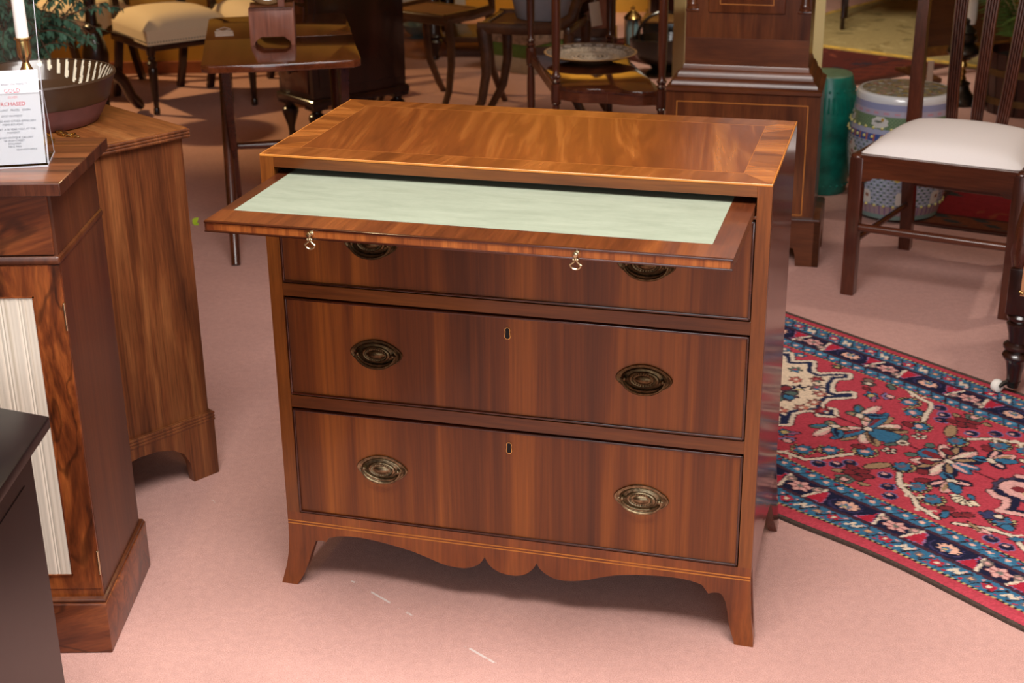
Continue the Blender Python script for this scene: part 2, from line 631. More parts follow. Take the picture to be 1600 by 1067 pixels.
M_mirror = simple('mirror_glass', (210, 205, 195), .03, 1.0, var=.01)
M_paint_cream = simple('cream_wall_paint', (236, 216, 160), .8, var=.03, vscale=4)
M_mustard = simple('mustard_wall_paint', (206, 158, 66), .85, var=.05, vscale=3)
M_ceiling = simple('ceiling_paint', (232, 220, 196), .9, var=.02)
M_grnband = simple('green_paint', (86, 118, 58), .6, var=.15)
M_floral = simple('floral_paper', (150, 130, 116), .7, var=.5, vscale=36)
M_stone = simple('pale_paint', (170, 160, 150), .7, var=.08)
M_bluegl = simple('blue_glass', (130, 160, 168), .1, coat=.5)
M_vrug = vcol('rug_wool', .95, 0, .5, spec=.1)
M_vcer = vcol('painted_ceramic', .22, .5)
M_vstone = vcol('studio_pottery', .4, .2)


def carpet_material():
    m, nt, b = new_mat('salmon_carpet')
    tc = nt.nodes.new('ShaderNodeTexCoord')
    N = []
    for s, d in ((420, 2), (60, 4), (3.2, 4)):
        n = nt.nodes.new('ShaderNodeTexNoise')
        n.inputs['Scale'].default_value = s
        n.inputs['Detail'].default_value = d
        nt.links.new(tc.outputs['Object'], n.inputs['Vector'])
        N.append(n)
    rp = nt.nodes.new('ShaderNodeValToRGB')
    rp.color_ramp.elements[0].position = .3
    rp.color_ramp.elements[1].position = .7
    rp.color_ramp.elements[0].color = lin((191, 143, 132))
    rp.color_ramp.elements[1].color = lin((214, 172, 162))
    nt.links.new(N[0].outputs['Fac'], rp.inputs[0])
    v = None
    last = rp.outputs[0]
    for n, k in ((N[1], .07), (N[2], .08)):
        mr = nt.nodes.new('ShaderNodeMapRange')
        mr.inputs['From Min'].default_value = .3
        mr.inputs['From Max'].default_value = .7
        mr.inputs['To Min'].default_value = 1 - k
        mr.inputs['To Max'].default_value = 1 + k * .6
        nt.links.new(n.outputs['Fac'], mr.inputs['Value'])
        sc = nt.nodes.new('ShaderNodeVectorMath')
        sc.operation = 'SCALE'
        nt.links.new(last, sc.inputs[0])
        nt.links.new(mr.outputs[0], sc.inputs['Scale'])
        last = sc.outputs[0]
    # worn carpet seam with whitish frayed bits, running diagonally in front of the chest
    dp = nt.nodes.new('ShaderNodeVectorMath')
    dp.operation = 'DOT_PRODUCT'
    dp.inputs[1].default_value = (.711, .703, 0)
    nt.links.new(tc.outputs['Object'], dp.inputs[0])
    su = nt.nodes.new('ShaderNodeMath')
    su.operation = 'SUBTRACT'
    su.inputs[1].default_value = .0825
    nt.links.new(dp.outputs['Value'], su.inputs[0])
    ab = nt.nodes.new('ShaderNodeMath')
    ab.operation = 'ABSOLUTE'
    nt.links.new(su.outputs[0], ab.inputs[0])
    lt = nt.nodes.new('ShaderNodeMath')
    lt.operation = 'LESS_THAN'
    lt.inputs[1].default_value = .0026
    nt.links.new(ab.outputs[0], lt.inputs[0])
    nn = nt.nodes.new('ShaderNodeTexNoise')
    nn.inputs['Scale'].default_value = 7.0
    nn.inputs['Detail'].default_value = 8
    nn.inputs['Roughness'].default_value = .75
    nt.links.new(tc.outputs['Object'], nn.inputs['Vector'])
    gt = nt.nodes.new('ShaderNodeMath')
    gt.operation = 'GREATER_THAN'
    gt.inputs[1].default_value = .55
    nt.links.new(nn.outputs['Fac'], gt.inputs[0])
    mu = nt.nodes.new('ShaderNodeMath')
    mu.operation = 'MULTIPLY'
    nt.links.new(lt.outputs[0], mu.inputs[0])
    nt.links.new(gt.outputs[0], mu.inputs[1])
    mx = nt.nodes.new('ShaderNodeMix')
    mx.data_type = 'RGBA'
    nt.links.new(mu.outputs[0], mx.inputs['Factor'])
    nt.links.new(last, mx.inputs['A'])
    mx.inputs['B'].default_value = lin((216, 200, 194))
    nt.links.new(mx.outputs['Result'], b.inputs['Base Color'])
    b.inputs['Roughness'].default_value = 1.0
    b.inputs['Specular IOR Level'].default_value = .08
    bp = nt.nodes.new('ShaderNodeBump')
    bp.inputs['Strength'].default_value = .5
    bp.inputs['Distance'].default_value = .003
    nt.links.new(N[0].outputs['Fac'], bp.inputs['Height'])
    nt.links.new(bp.outputs[0], b.inputs['Normal'])
    return m


M_carpet = carpet_material()

# ------------------------------------------------------------------ the room
X0, X1, Y0, Y1, H = -4.2, 5.2, -5.0, 9.0, 2.6
struct(MB().box(X0, X1, Y0, Y1, -.1, 0).build('floor', M_carpet, smooth=False), 'salmon pink carpeted floor of the antique shop')
struct(MB().box(X0, X1, Y0, Y1, H, H + .1).build('ceiling', M_ceiling, smooth=False), 'pale ceiling of the shop')
struct(MB().box(X0 - .12, X0, Y0, Y1, 0, H).build('wall_left', M_mustard, smooth=False), 'mustard painted left wall')
struct(MB().box(X1, X1 + .12, Y0, Y1, 0, H).build('wall_right', M_mustard, smooth=False), 'mustard painted right wall')
struct(MB().box(X0, X1, Y1, Y1 + .12, 0, H).build('wall_back', M_mustard, smooth=False), 'mustard painted back wall')
fw = MB()
fw.box(X0, X1, Y0 - .12, Y0, 0, .5).box(X0, X1, Y0 - .12, Y0, 2.55, H).box(X0, -1.5, Y0 - .12, Y0, .5, 2.55).box(2.7, X1, Y0 - .12, Y0, .5, 2.55)
struct(fw.build('wall_front', M_mustard, smooth=False), 'wall with the shop window behind the viewer')
struct(MB().box(X0, -.22, 5.12, 5.24, 0, H).build('wall_partition', M_mustard, smooth=False), 'mustard partition wall behind the cream chairs')
struct(MB().box(X0, -.22, 5.106, 5.12, 0, .065, .004).build('baseboard_partition', simple('terracotta_paint', (158, 92, 58), .7), smooth=False), 'terracotta baseboard along the partition wall')
struct(MB().box(1.128, 1.66, 3.05, 3.45, 0, H).build('wall_pillar', M_paint_cream, smooth=False), 'cream painted pillar behind the tall clock')

# ------------------------------------------------------------------ the chest of drawers
CW, CD, CH = .92, .4575, .8893
chest = thing('chest_of_drawers', 'mahogany bachelor chest with three long drawers and a pulled out baize lined writing slide', 'chest of drawers', (0, 0, 0), R(-15.5077))
SL, SR = .0265, .8955                                    # inner edges of the front stiles


def splay(x, y, z):
    """French feet: the last few centimetres kick outwards"""
    if z < .10:
        k = ((.10 - z) / .10) ** 1.7
        if x < .07:
            y -= .012 * k
        elif x > .85:
            y -= .012 * k
    return (x, y, z)


AP = [(-.0178, 0), (.0159, 0), (.0299, .0233), (.0400, .0500), (.0469, .0716), (.0574, .0997), (.0716, .1014), (.0789, .0998), (.0858, .1098),
      (.1075, .1168), (.1296, .1192), (.1496, .1199), (.1780, .1180), (.2058, .1142), (.2340, .1095), (.2616, .1038), (.2840, .0970), (.3055, .0898),
      (.3200, .0850), (.3347, .0821), (.3510, .0808), (.3679, .0814), (.3800, .0850), (.3901, .0901), (.3965, .0945), (.4012, .0995), (.4055, .1060), (.4089, .1127),
      (.4125, .1035), (.4176, .0959), (.4260, .0885), (.4374, .0826), (.4530, .0795), (.4696, .0793), (.4810, .0820), (.4914, .0865), (.4990, .0930), (.5059, .1006), (.5100, .1080), (.5127, .1135),
      (.5180, .1025), (.5270, .0943), (.5380, .0880), (.5498, .0836), (.5650, .0825), (.5800, .0838), (.5970, .0870), (.6138, .0915), (.6320, .0985), (.6510, .1048), (.6690, .1100),
      (.6878, .1136), (.7080, .1167), (.7281, .1186), (.7500, .1202), (.7717, .1209), (.7920, .1204), (.8079, .1187), (.8210, .1160), (.8315, .1119), (.8370, .1040), (.8429, .0963),
      (.8510, .0995), (.8588, .1007), (.8640, .1000), (.8690, .0968), (.8757, .0833), (.8800, .0650), (.8826, .0468), (.8880, .0270), (.8950, .0088), (.8972, 0),
      (.9322, 0), (.9304, .0207), (.9268, .0440), (.9240, .0659), (.9215, .1000), (.92, .1313), (.92, .1600), (0, .1600), (0, .1313), (-.0005, .1000), (-.0030, .0660), (-.0075, .0400), (-.0125, .0200)]
MB().prism(AP, 'y', 0, .018, splay).build('apron', M_apron, chest, ang=30)
for nm, za in (('lower', .1345), ('upper', .1405)):
    MB().box(.0005, .9195, -.0006, .001, za - .0011, za + .0011).build('stringing', M_string, chest, smooth=False)


def side_fn(s):
    def f(x, y, z):
        if z < .10:
            k = ((.10 - z) / .10) ** 1.7
            x += s * .012 * k
            y += .020 * k if y > .3 else (-.012 * k if y < .1 else 0)
        return (x, y, z)
    return f


SP = [(.018, .16), (.018, 0), (.040, 0), (.052, .04), (.066, .085), (.085, .100), (.13, .112), (.20, .118), (.26, .118), (.33, .112), (.375, .100), (.392, .085), (.404, .04), (.418, 0), (CD - .001, 0), (CD - .001, .16)]
for s, xa, xb in ((-1, .0004, .018), (1, CW - .018, CW - .0004)):
    m = MB()
    m.prism(SP, 'x', xa, xb, side_fn(s))
    m.box(xa, xb, .0185, CD, .16, CH - .0055)
    m.build('side_panel', M_side, chest, ang=30)
MB().box(.018, CW - .018, CD - .012, CD, .10, CH - .006).build('back_panel', M_inside, chest, smooth=False)
MB().box(.018, CW - .018, .018, CD - .012, .150, .160).build('bottom_board', M_inside, chest, smooth=False)
MB().box(0, SL, 0, .0184, .16, CH - .004).build('stile', M_stile, chest, smooth=False)
MB().box(SR, CW, 0, .0184, .16, CH - .004).build('stile', M_stile, chest, smooth=False)
for z0, z1 in ((.8660, CH - .004), (.8270, .8325), (.6190, .6440), (.3905, .4160)):
    MB().box(SL, SR, .0003, .05 if z1 - z0 > .01 else .4, z0, z1, .0006, 1).build('rail', M_frame, chest, smooth=False)
# the top: veneered panel, cross-banding on all four sides and light stringing
TB = .0024
bf, bs, bb = .062, .055, .052
MB().box(TB, CW - TB, TB, CD, CH - .0057, CH - .0006).build('top', M_frame, chest, smooth=False)
MB().prism([(TB, TB), (CW - TB, TB), (CW - bs, bf), (bs, bf)], 'z', CH - .0006, CH).build('crossband', M_band_y, chest, smooth=False)
MB().prism([(TB, CD - .0005), (bs, CD - bb), (CW - bs, CD - bb), (CW - TB, CD - .0005)], 'z', CH - .0006, CH).build('crossband', M_band_y, chest, smooth=False)
rngb = random.Random(9)
for s_ in (0, 1):                                       # the end bands are made up of short cross-cut pieces
    cuts = [0] + sorted(max(.04, min(.96, (i + rngb.uniform(-.25, .25)) / 7)) for i in range(1, 7)) + [1]
    for i in range(7):
        q = []
        for t, e in ((cuts[i], .0002), (cuts[i + 1], -.0002)):
            yo, yi = TB + (CD - .0005 - TB) * t + e, bf + (CD - bb - bf) * t + e
            q.append(((TB, yo), (bs, yi)))
        P = [q[0][0], q[0][1], q[1][1], q[1][0]]
        if s_:
            P = [(CW - x, y) for x, y in P][::-1]
        MB().prism(P, 'z', CH - .0006, CH).build('crossband', (M_band_x, M_band_x2, M_band_x3)[(i * 2 + s_) % 3], chest, smooth=False)
k = .00045
MB().box(bs + k, CW - bs - k, bf + k, CD - bb - k, CH - .0006, CH).build('veneer_panel', M_top, chest, smooth=False)
m = MB()
m.box(bs - k, CW - bs + k, bf - k, bf + k, CH - .0006, CH + .0001).box(bs - k, CW - bs + k, CD - bb - k, CD - bb + k, CH - .0006, CH + .0001)
m.box(bs - k, bs + k, bf + k, CD - bb - k, CH - .0006, CH + .0001).box(CW - bs - k, CW - bs + k, bf + k, CD - bb - k, CH - .0006, CH + .0001)
m.build('panel_stringing', M_string2, chest, smooth=False)
m = MB()
m.box(0, CW, -.0003, TB, CH - .004, CH + .0002, .0007, 1).box(0, TB, TB, CD, CH - .0055, CH + .0002, .0007, 1).box(CW - TB, CW, TB, CD, CH - .0055, CH + .0002, .0007, 1)
m.build('edge_stringing', M_string, chest, smooth=False)

VERT = Matrix.Rotation(math.pi / 2, 4, 'X')              # lathe axis +z -> -y (towards the viewer)


def handle(parent, x, z, bright):
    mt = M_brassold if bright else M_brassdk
    a, b = .0515, .0285
    pr = [(1, 0), (1.0, .0011), (.975, .0020), (.93, .0020), (.905, .0014), (.80, .0014), (.775, .0026), (.745, .0032), (.715, .0026), (.69, .0014),
          (.56, .0022), (.53, .0040), (.47, .0048), (.43, .0042), (.30, .0042), (.24, .0058), (.12, .0070), (0, .0074)]
    m = MB()
    m.lathe([(r, h * 1.45) for r, h in pr], (0, 0, 0), 48, a, b, VERT)
    for v in m.bm.verts:                                 # the plate draws to a soft point at either end
        rr = math.hypot(v.co.x / a, v.co.z / b)
        if rr > .6:
            v.co.z *= 1 - .26 * (rr - .6) / .4 * (abs(v.co.x) / a) ** 2
        v.co.x += x
        v.co.z += z
    for i in range(26):
        t = 2 * math.pi * i / 26
        m.ball((x + .385 * a * math.cos(t), -.0066, z + .385 * b * math.sin(t)), .0017, u=6, v=4)
    for i in range(52):
        t = 2 * math.pi * i / 52
        m.ball((x + .953 * a * math.cos(t), -.0020, z + .953 * b * math.sin(t) * (1 - .23 * (.953 * math.cos(t)) ** 2)), .0008, u=5, v=3)
    o = m.build('handle_plate', mt, parent)
    m = MB()
    for s in (-1, 1):
        m.ball((x + s * .0345, -.0085, z + .0005), .0044)
        m.lathe([(.0032, 0), (.0026, .006)], (x + s * .0345, -.001, z + .0005), 10, M=VERT)
    pts = []
    for i in range(25):
        t = math.pi + math.pi * i / 24
        pts.append((x + .0385 * math.cos(t), -.0085 - .003 * abs(math.sin(t)), z + .0005 + .0255 * math.sin(t)))
    m.tube(pts, [.0022 + .0008 * math.sin(math.pi * i / 24) for i in range(25)], 8, up=(0, 1, 0))
    m.tube([(x - .0415, -.0080, z + .0005), (x - .0300, -.0080, z + .0005)], .0018, 8)
    m.tube([(x + .0300, -.0080, z + .0005), (x + .0415, -.0080, z + .0005)], .0018, 8)
    return m.build('bail_handle', mt, parent)


def keyhole(parent, x, z):
    def outline(g):
        p = []
        r1, r2 = .0042 + g, .0046 + g
        for i in range(13):
            t = R(-35 + 250 * i / 12)
            p.append((x + r1 * math.cos(t), z + .0062 + r1 * math.sin(t)))
        for i in range(9):
            t = R(180 + 180 * i / 8)
            p.append((x + r2 * math.cos(t), z - .0060 + r2 * math.sin(t)))
        return p
    MB().prism(outline(.0013), 'y', -.0007, .001).build('escutcheon', M_brass, parent, smooth=False)
    MB().prism(outline(0), 'y', -.0011, .0005).build('keyhole', M_black, parent, smooth=False)


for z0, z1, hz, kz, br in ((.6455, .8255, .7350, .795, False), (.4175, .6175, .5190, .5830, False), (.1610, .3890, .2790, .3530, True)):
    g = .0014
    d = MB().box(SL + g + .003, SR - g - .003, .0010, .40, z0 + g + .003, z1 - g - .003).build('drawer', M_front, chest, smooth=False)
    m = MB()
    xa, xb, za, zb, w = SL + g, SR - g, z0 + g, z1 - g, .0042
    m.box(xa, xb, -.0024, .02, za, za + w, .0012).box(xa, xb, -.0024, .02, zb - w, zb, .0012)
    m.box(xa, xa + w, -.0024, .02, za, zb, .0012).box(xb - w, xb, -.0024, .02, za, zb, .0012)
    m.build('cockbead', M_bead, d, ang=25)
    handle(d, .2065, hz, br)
    handle(d, .7125, hz, br)
    keyhole(d, .4610, kz)
# writing slide, pulled forward
sy0, sy1, sz0, sz1, sx0, sx1 = -.288, .14, .8345, .8530, .0290, .8930
sl = MB().box(sx0, sx1, sy0, sy1, sz0, sz1 - .0010, .0006, 1).build('writing_slide', M_slide, chest, smooth=False)
fx0, fx1, fy0, fy1 = .0515, .8530, -.2230, .10
MB().box(sx0, sx1, sy0, fy0, sz1 - .0010, sz1).build('front_border', wood('slide_border', (66, 29, 13), (92, 45, 20), (118, 64, 28), 'y', 22, 2, .28, .4, .4), sl, smooth=False)
MB().box(sx0, fx0, fy0, sy1, sz1 - .0010, sz1).build('side_border', M_slide, sl, smooth=False)
MB().box(fx1, sx1, fy0, sy1, sz1 - .0010, sz1).build('side_border', M_slide, sl, smooth=False)
plabel(MB().box(fx0, fx1, fy0, fy1, sz1 - .0010, sz1 + .0003).build('baize_lining', M_felt, sl, smooth=False), 'worn pale green baize')
MB().box(sx0 + .004, sx1 - .004, sy0 - .0006, sy0 + .004, sz0 + .0035, sz1 - .0035).build('edge_veneer', wood('slide_edge', (96, 44, 20), (144, 78, 34), (176, 104, 48), 'z', 60, 3, .3, .4, .4), sl, smooth=False)
m = MB()
for z in (sz0 + .0016, sz1 - .0016):
    m.box(sx0, sx1, sy0 - .0024, sy0 + .004, z - .0018, z + .0018, .0011)
m.build('edge_bead', M_bead, sl, ang=25)
for px in (.2170, .6540):
    zc = (sz0 + sz1) / 2 + .0015
    m = MB()
    m.lathe([(.0042, 0), (.0042, .0012), (.002, .0025), (.002, .006), (.0040, .0075), (.0048, .010), (.0040, .0125), (0, .0138)], (px, sy0, zc), 14, M=VERT)
    m.ball((px, sy0 - .0085, zc - .0075), .0034)
    for s in (-1, 1):
        m.ball((px + s * .0032, sy0 - .0090, zc - .0085), .0022)
        m.tube([(px + s * .0015, sy0 - .009, zc - .011), (px + s * .0055, sy0 - .009, zc - .0150), (px + s * .0090, sy0 - .009, zc - .0175)], [.0013, .0014, .0017], 8, up=(0, 1, 0))
    m.tube([(px + .0082 * math.cos(R(t)), sy0 - .009, zc - .0170 + .0078 * math.sin(R(t)) * .9) for t in range(180, 361, 15)], .0013, 8, up=(0, 1, 0))
    plabel(m.build('slide_pull', M_silverb, sl), 'small brass drop pull')

# ------------------------------------------------------------------ rosewood side cabinet
rc = thing('side_cabinet', 'rosewood cabinet with pleated cream silk door, the white notice standing on it', 'cabinet', (-.304, -.251, 0))
BW = -1.05
MB().box(BW, 0, 0, .320, 0, .105, .0025).build('plinth', M_rosex, rc, ang=25)
MB().box(BW + .005, -.002, .006, .316, .105, .112, .003).build('plinth_moulding', M_roseside, rc, ang=25)
MB().prism([(BW + .01, .024), (-.008, .024), (-.008, .30), (BW + .01, .30)], 'z', .105, .765).build('carcass', M_roseside, rc, smooth=False)
MB().box(BW + .01, -.0085, .018, .030, .112, .762).build('front_frame', M_rose, rc, smooth=False)
MB().box(BW + .008, -.005, .014, .303, .762, .778, .006, 3).build('waist_moulding', M_roseside, rc, ang=25)
MB().box(BW + .012, -.009, .022, .298, .778, .8935).build('frieze', M_roseside, rc, smooth=False)
plabel(MB().box(BW + .012, -.014, .017, .024, .780, .892, .001, 1).build('frieze_drawer', M_rosex, rc, smooth=False), 'streaked rosewood frieze drawer')
MB().box(BW - .01, .022, -.022, .285, .8935, .9150, .0012).build('top', M_rosetop, rc, ang=25)
MB().box(BW - .01, .0212, -.0228, -.0215, .8947, .9138).build('edge_veneer', M_roseedge, rc, smooth=False)
MB().box(.0215, .0228, -.0212, .284, .8947, .9138).build('edge_veneer', M_roseedge, rc, smooth=False)
door = MB().box(-.36, -.0100, .0165, .0185, .130, .760).build('door', M_rose, rc, smooth=False)
# pleated silk panel, each pleat a ripple of the cloth
m = MB()
n = 120
rng = random.Random(3)
ph = [rng.uniform(-.4, .4) for _ in range(n + 1)]
top, bot = [], []
for i in range(n + 1):
    x = -.345 + .285 * i / n
    y = .0150 + .0004 * math.sin(i * 1.1 + ph[i] * 4) + (.0010 if i % 9 == 3 or i % 13 == 5 else 0)
    top.append(m.bm.verts.new((x, y, .704)))
    bot.append(m.bm.verts.new((x, y, .162)))
for i in range(n):
    m.bm.faces.new((bot[i], bot[i + 1], top[i + 1], top[i]))
plabel(m.build('silk_panel', M_silk, door), 'cream silk gathered in fine vertical pleats')
m = MB()
m.box(-.0605, -.0585, .0135, .0168, .160, .706).box(-.345, -.0585, .0135, .0168, .160, .162).box(-.345, -.0585, .0135, .0168, .704, .706)
m.build('panel_bead', M_rose, door, smooth=False)
MB().box(-.0102, -.0070, .0125, .019, .643, .694, .001, 1).build('hinge', M_silverb, door, smooth=False)
MB().box(-.0102, -.0070, .0125, .019, .16, .21, .001, 1).build('hinge', M_silverb, door, smooth=False)

# ------------------------------------------------------------------ black cabinet in the bottom left corner
bc = thing('ebonised_cabinet', 'black painted low cabinet cut off by the bottom left corner', 'cabinet', (-.275, -.492, 0))
# the far edge is canted, the right edge runs straight towards the viewer


def canted(i):
    return [(-.60, .245 - i), (-i, 0 - i * 1.35), (-i, -.72 + i), (-.60, -.72 + i)]


MB().prism(canted(0), 'z', .580, .600, bev=.003).build('top', M_ebony, bc, ang=25)
MB().prism(canted(.014), 'z', .562, .580, bev=.003).build('top_moulding', M_ebony, bc, ang=25)
MB().prism(canted(.026), 'z', 0, .565).build('carcass', M_ebony, bc, smooth=False)
MB().box(-.0265, -.0248, -.64, -.08, .06, .52, .0006, 1).build('side_panel', M_ebony, bc, smooth=False)

# ------------------------------------------------------------------ worn mahogany chest behind it
oc = thing('low_chest', 'worn brown mahogany chest seen end on, with reeded edges and bracket feet, bowl on top', 'chest', (-.235, .490, 0), R(45))
LX, LY = .48, .92
MB().box(-LX + .012, -.010, .010, LY - .01, .155, .797).build('carcass', M_oldmah, oc, smooth=False)
MB().box(-LX, 0, 0, LY, .801, .823, .002).build('top', M_oldtop, oc, ang=25)
m = MB()
for i in range(3):
    z = .8035 + i * .0065
    m.tube([(-LX - .001, -.001, z), (.001, -.001, z), (.001, LY, z)], .0034, 8)
m.build('reeded_edge', M_oldmah, oc)
m = MB()
for i in range(3):
    z = .1380 + i * .0075
    m.tube([(-LX, .003, z), (-.003, .003, z), (-.003, LY, z)], .0042, 8)
m.box(-LX + .005, -.006, .006, LY - .01, .134, .157)
m.build('base_moulding', M_oldmah, oc)


def bracket(L):
    p = [(0, 0), (0, .135), (-L, .135), (-L, 0), (-L + .10, 0), (-L + .105, .03), (-L + .14, .06)]
    cx, rr = -.165, .105
    p += [(-L + .19, .085), (-.27, .092), (-.24, .104), (-.20, .110), (-.155, .108), (-.115, .097), (-.088, .078), (-.074, .05), (-.068, 0)]
    return p


MB().prism([(x, z) for x, z in bracket(LX - .004)], 'y', .002, .022, lambda x, y, z: (x - .002, y, z)).build('bracket_foot', M_oldmah, oc, ang=25)
MB().prism([(.004 - x, z) for x, z in bracket(LX - .004)], 'x', -.022, -.0025, lambda x, y, z: (x, y, z)).build('bracket_foot', M_oldmah, oc, ang=25)
MB().box(-LX + .005, -LX + .06, LY - .06, LY - .01, 0, .135).build('back_foot', M_oldmah, oc, smooth=False)
MB().box(-.06, -.006, LY - .06, LY - .01, 0, .135).build('back_foot', M_oldmah, oc, smooth=False)

# ------------------------------------------------------------------ slipware bowl, bracelet
bowl = thing('slipware_bowl', 'large brown slipware bowl trailed with cream slip on the worn chest', 'bowl', (-.565, .555, .8232))
m = MB()
m.lathe([(.118, 0), (.122, .003), (.134, .022), (.148, .048), (.151, .052), (.156, .070), (.164, .092), (.169, .101), (.168, .105), (.163, .1045)], (0, 0, 0), 64, cap=False)
m.build('outer_wall', M_slipout, bowl)
plabel(MB().lathe([(0, -.0001), (.117, -.0001), (.1225, .003), (.1345, .022), (.1485, .0475), (.1505, .0500)], (0, 0, 0), 64, cap=False).build('unglazed_base', M_clay, bowl), 'bare pinkish clay foot')
n, mm = 420, 90
th = np.linspace(0, 2 * np.pi, n, endpoint=False)
s = np.linspace(0, 1, mm)
rr = np.interp(s, [0, .42, .55, .75, .92, 1], [0, .100, .118, .145, .160, .1655])
zz = np.interp(s, [0, .42, .50, .75, .92, 1], [.012, .012, .020, .062, .095, .1050])
T, S = np.meshgrid(th, s, indexing='ij')
RR, ZZ = np.meshgrid(rr, th)[0], np.meshgrid(zz, th)[0]
P = np.stack([RR * np.cos(T), RR * np.sin(T), ZZ], -1)
pt = Paint(T, S, (66, 46, 29))
for a_mid in (1.18, 4.0, 5.5):                             # three feathers of trailed slip hanging from the rim
    for j in range(8):
        a0 = a_mid + .62 - j * .125
        L = .05 + .042 * j
        for q in np.linspace(0, 1, 10):
            pt.ell(a0 - .03 * q * (j / 7), .975 - L * q, .015 + .014 * q, .03, (232, 224, 200))
    for q in np.linspace(0, 1, 14):
        pt.ell(a_mid - .36 - .10 * q, .975 - .50 * q, .014, .025, (232, 224, 200))
    for j in range(5):
        a0 = a_mid - .84 + j * .09
        L = .10 + .065 * j
        for q in np.linspace(0, 1, 10):
            pt.ell(a0 + .14 * q * (j / 4), .975 - L * q, .018 + .010 * q, .03, (232, 224, 200))
grid_obj('glazed_inside', P, pt.C, M_vcer, bowl, True)

br = thing('bracelet', 'gold curb link bracelet lying on the worn chest by the notice', 'bracelet', (-.475, .425, .8235), R(-40))
for i in range(9):
    M = Matrix.Translation((-.05 + i * .010, .004 * math.sin(i), .0028)) @ Matrix.Rotation(R(35 if i % 2 else -20), 4, 'X')
    t = [M @ Vector((.0085 * math.cos(a), .0055 * math.sin(a), 0)) for a in np.linspace(0, 2 * math.pi, 12, endpoint=False)]
    MB().tube(t, .0022, 6, closed=True).build('link', M_brass, br)

# ------------------------------------------------------------------ notice in its acrylic holder, candlestick
YR, LEAN = R(9.5), R(14.7)
hold = thing('sign_holder', 'clear acrylic stand holding the notice on the rosewood cabinet', 'sign holder', (-.335, -.160, .9152), YR)
TL = Matrix.Translation((0, 0, .004)) @ Matrix.Rotation(-LEAN, 4, 'X')   # leaning back
PW = .135
MB().box(-PW, .004, .0060, .0085, 0, .300, .0006, 1, M=TL).build('back_sheet', M_acryl, hold, smooth=False)
MB().box(-PW, .004, -.0040, -.0020, 0, .122, .0006, 1, M=TL).build('front_pocket', M_acryl, hold, smooth=False)
MB().box(-PW, .004, -.006, .090, 0, .0025, .0006, 1).build('foot_plate', M_acryl, hold, smooth=False)
a = TL @ Vector((0, .0085, .135))
M2 = Matrix.Translation(a) @ Matrix.Rotation(math.atan2(.088 - a.y, a.z), 4, 'X')
MB().box(-PW, .004, -.0022, 0, -.145, 0, .0006, 1, M=M2).build('back_strut', M_acryl, hold, smooth=False)
m = MB()
m.box(.0032, .0042, .0060, .0085, 0, .300, M=TL)
m.box(.0032, .0042, -.0040, -.0020, 0, .122, M=TL)
m.box(.0032, .0042, -.0022, 0, -.145, 0, M=M2)
m.box(.0032, .0042, -.006, .090, 0, .0025)
m.box(-PW, .0042, -.0042, -.0020, .1215, .1225, M=TL)
m.box(-PW, .0042, -.0068, -.0058, 0, .0025)
plabel(m.build('polished_edge', M_acryledge, hold, smooth=False), 'bright sawn edges of the acrylic')
note = thing('notice', 'white printed notice about gold purchased, in the acrylic stand', 'notice', (-.335, -.160, .9152), YR)
MB().box(-.131, 0, .0010, .0016, 0.001, .1575, M=TL).build('sheet', M_paper, note, smooth=False)
TXT = Matrix.Translation((0, 0, 0)) @ TL @ Matrix.Translation((0, .0006, 0)) @ Matrix.Rotation(math.pi / 2, 4, 'X')


def text_mesh(mb, body, size, x, h, align='CENTER'):
    cu = bpy.data.curves.new('t', 'FONT')
    cu.body, cu.size, cu.align_x, cu.align_y = body, size * .78, align, 'CENTER'
    cu.resolution_u = 2
    cu.extrude = 0.0
    o = bpy.data.objects.new('t', cu)
    me = bpy.data.meshes.new_from_object(o)
    me.transform(TXT @ Matrix.Translation((x, h, 0)))
    mb.bm.from_mesh(me)
    bpy.data.objects.remove(o)
    bpy.data.curves.remove(cu)
    bpy.data.meshes.remove(me)


def hh(y):
    return (258 - y) / 146 * .157


cx = -.048
m = MB()
text_mesh(m, 'GOLD', .0125, cx + .004, hh(143))
text_mesh(m, 'PURCHASED', .0118, cx - .002, hh(163.5))
m.build('red_lettering', M_redink, note, smooth=False)
m = MB()
text_mesh(m, 'SILVER', .0070, cx + .004, hh(153))
m.build('pink_lettering', M_pinkink, note, smooth=False)
m = MB()
for t, s, y in (('PRICES BASED ON PERFECT', .0062, 133), ('EXCELLENT   PRICES   GIVEN', .0062, 173), ('SPOT PAYMENT', .0062, 182), ('WATCHES AND OTHER JEWELLERY', .0062, 190),
                ('ITEMS BOUGHT', .0062, 195.3), ('GOLD AT A 30 YEAR HIGH AT THE', .0060, 202.6), ('MOMENT!', .0060, 207.8), ('STALHAM ANTIQUE GALLERY', .0060, 215.6),
                ('28 HIGH STREET', .0060, 220.3), ('STALHAM', .0060, 225), ('NR12 9AN', .0060, 229.4)):
    text_mesh(m, t, s, cx, hh(y))
text_mesh(m, 'NEAR POST OFFICE', .0050, -.012, hh(234.5), 'RIGHT')
text_mesh(m, '...', .0080, cx + .026, hh(144), 'LEFT')
m.build('grey_lettering', M_ink, note, smooth=False)

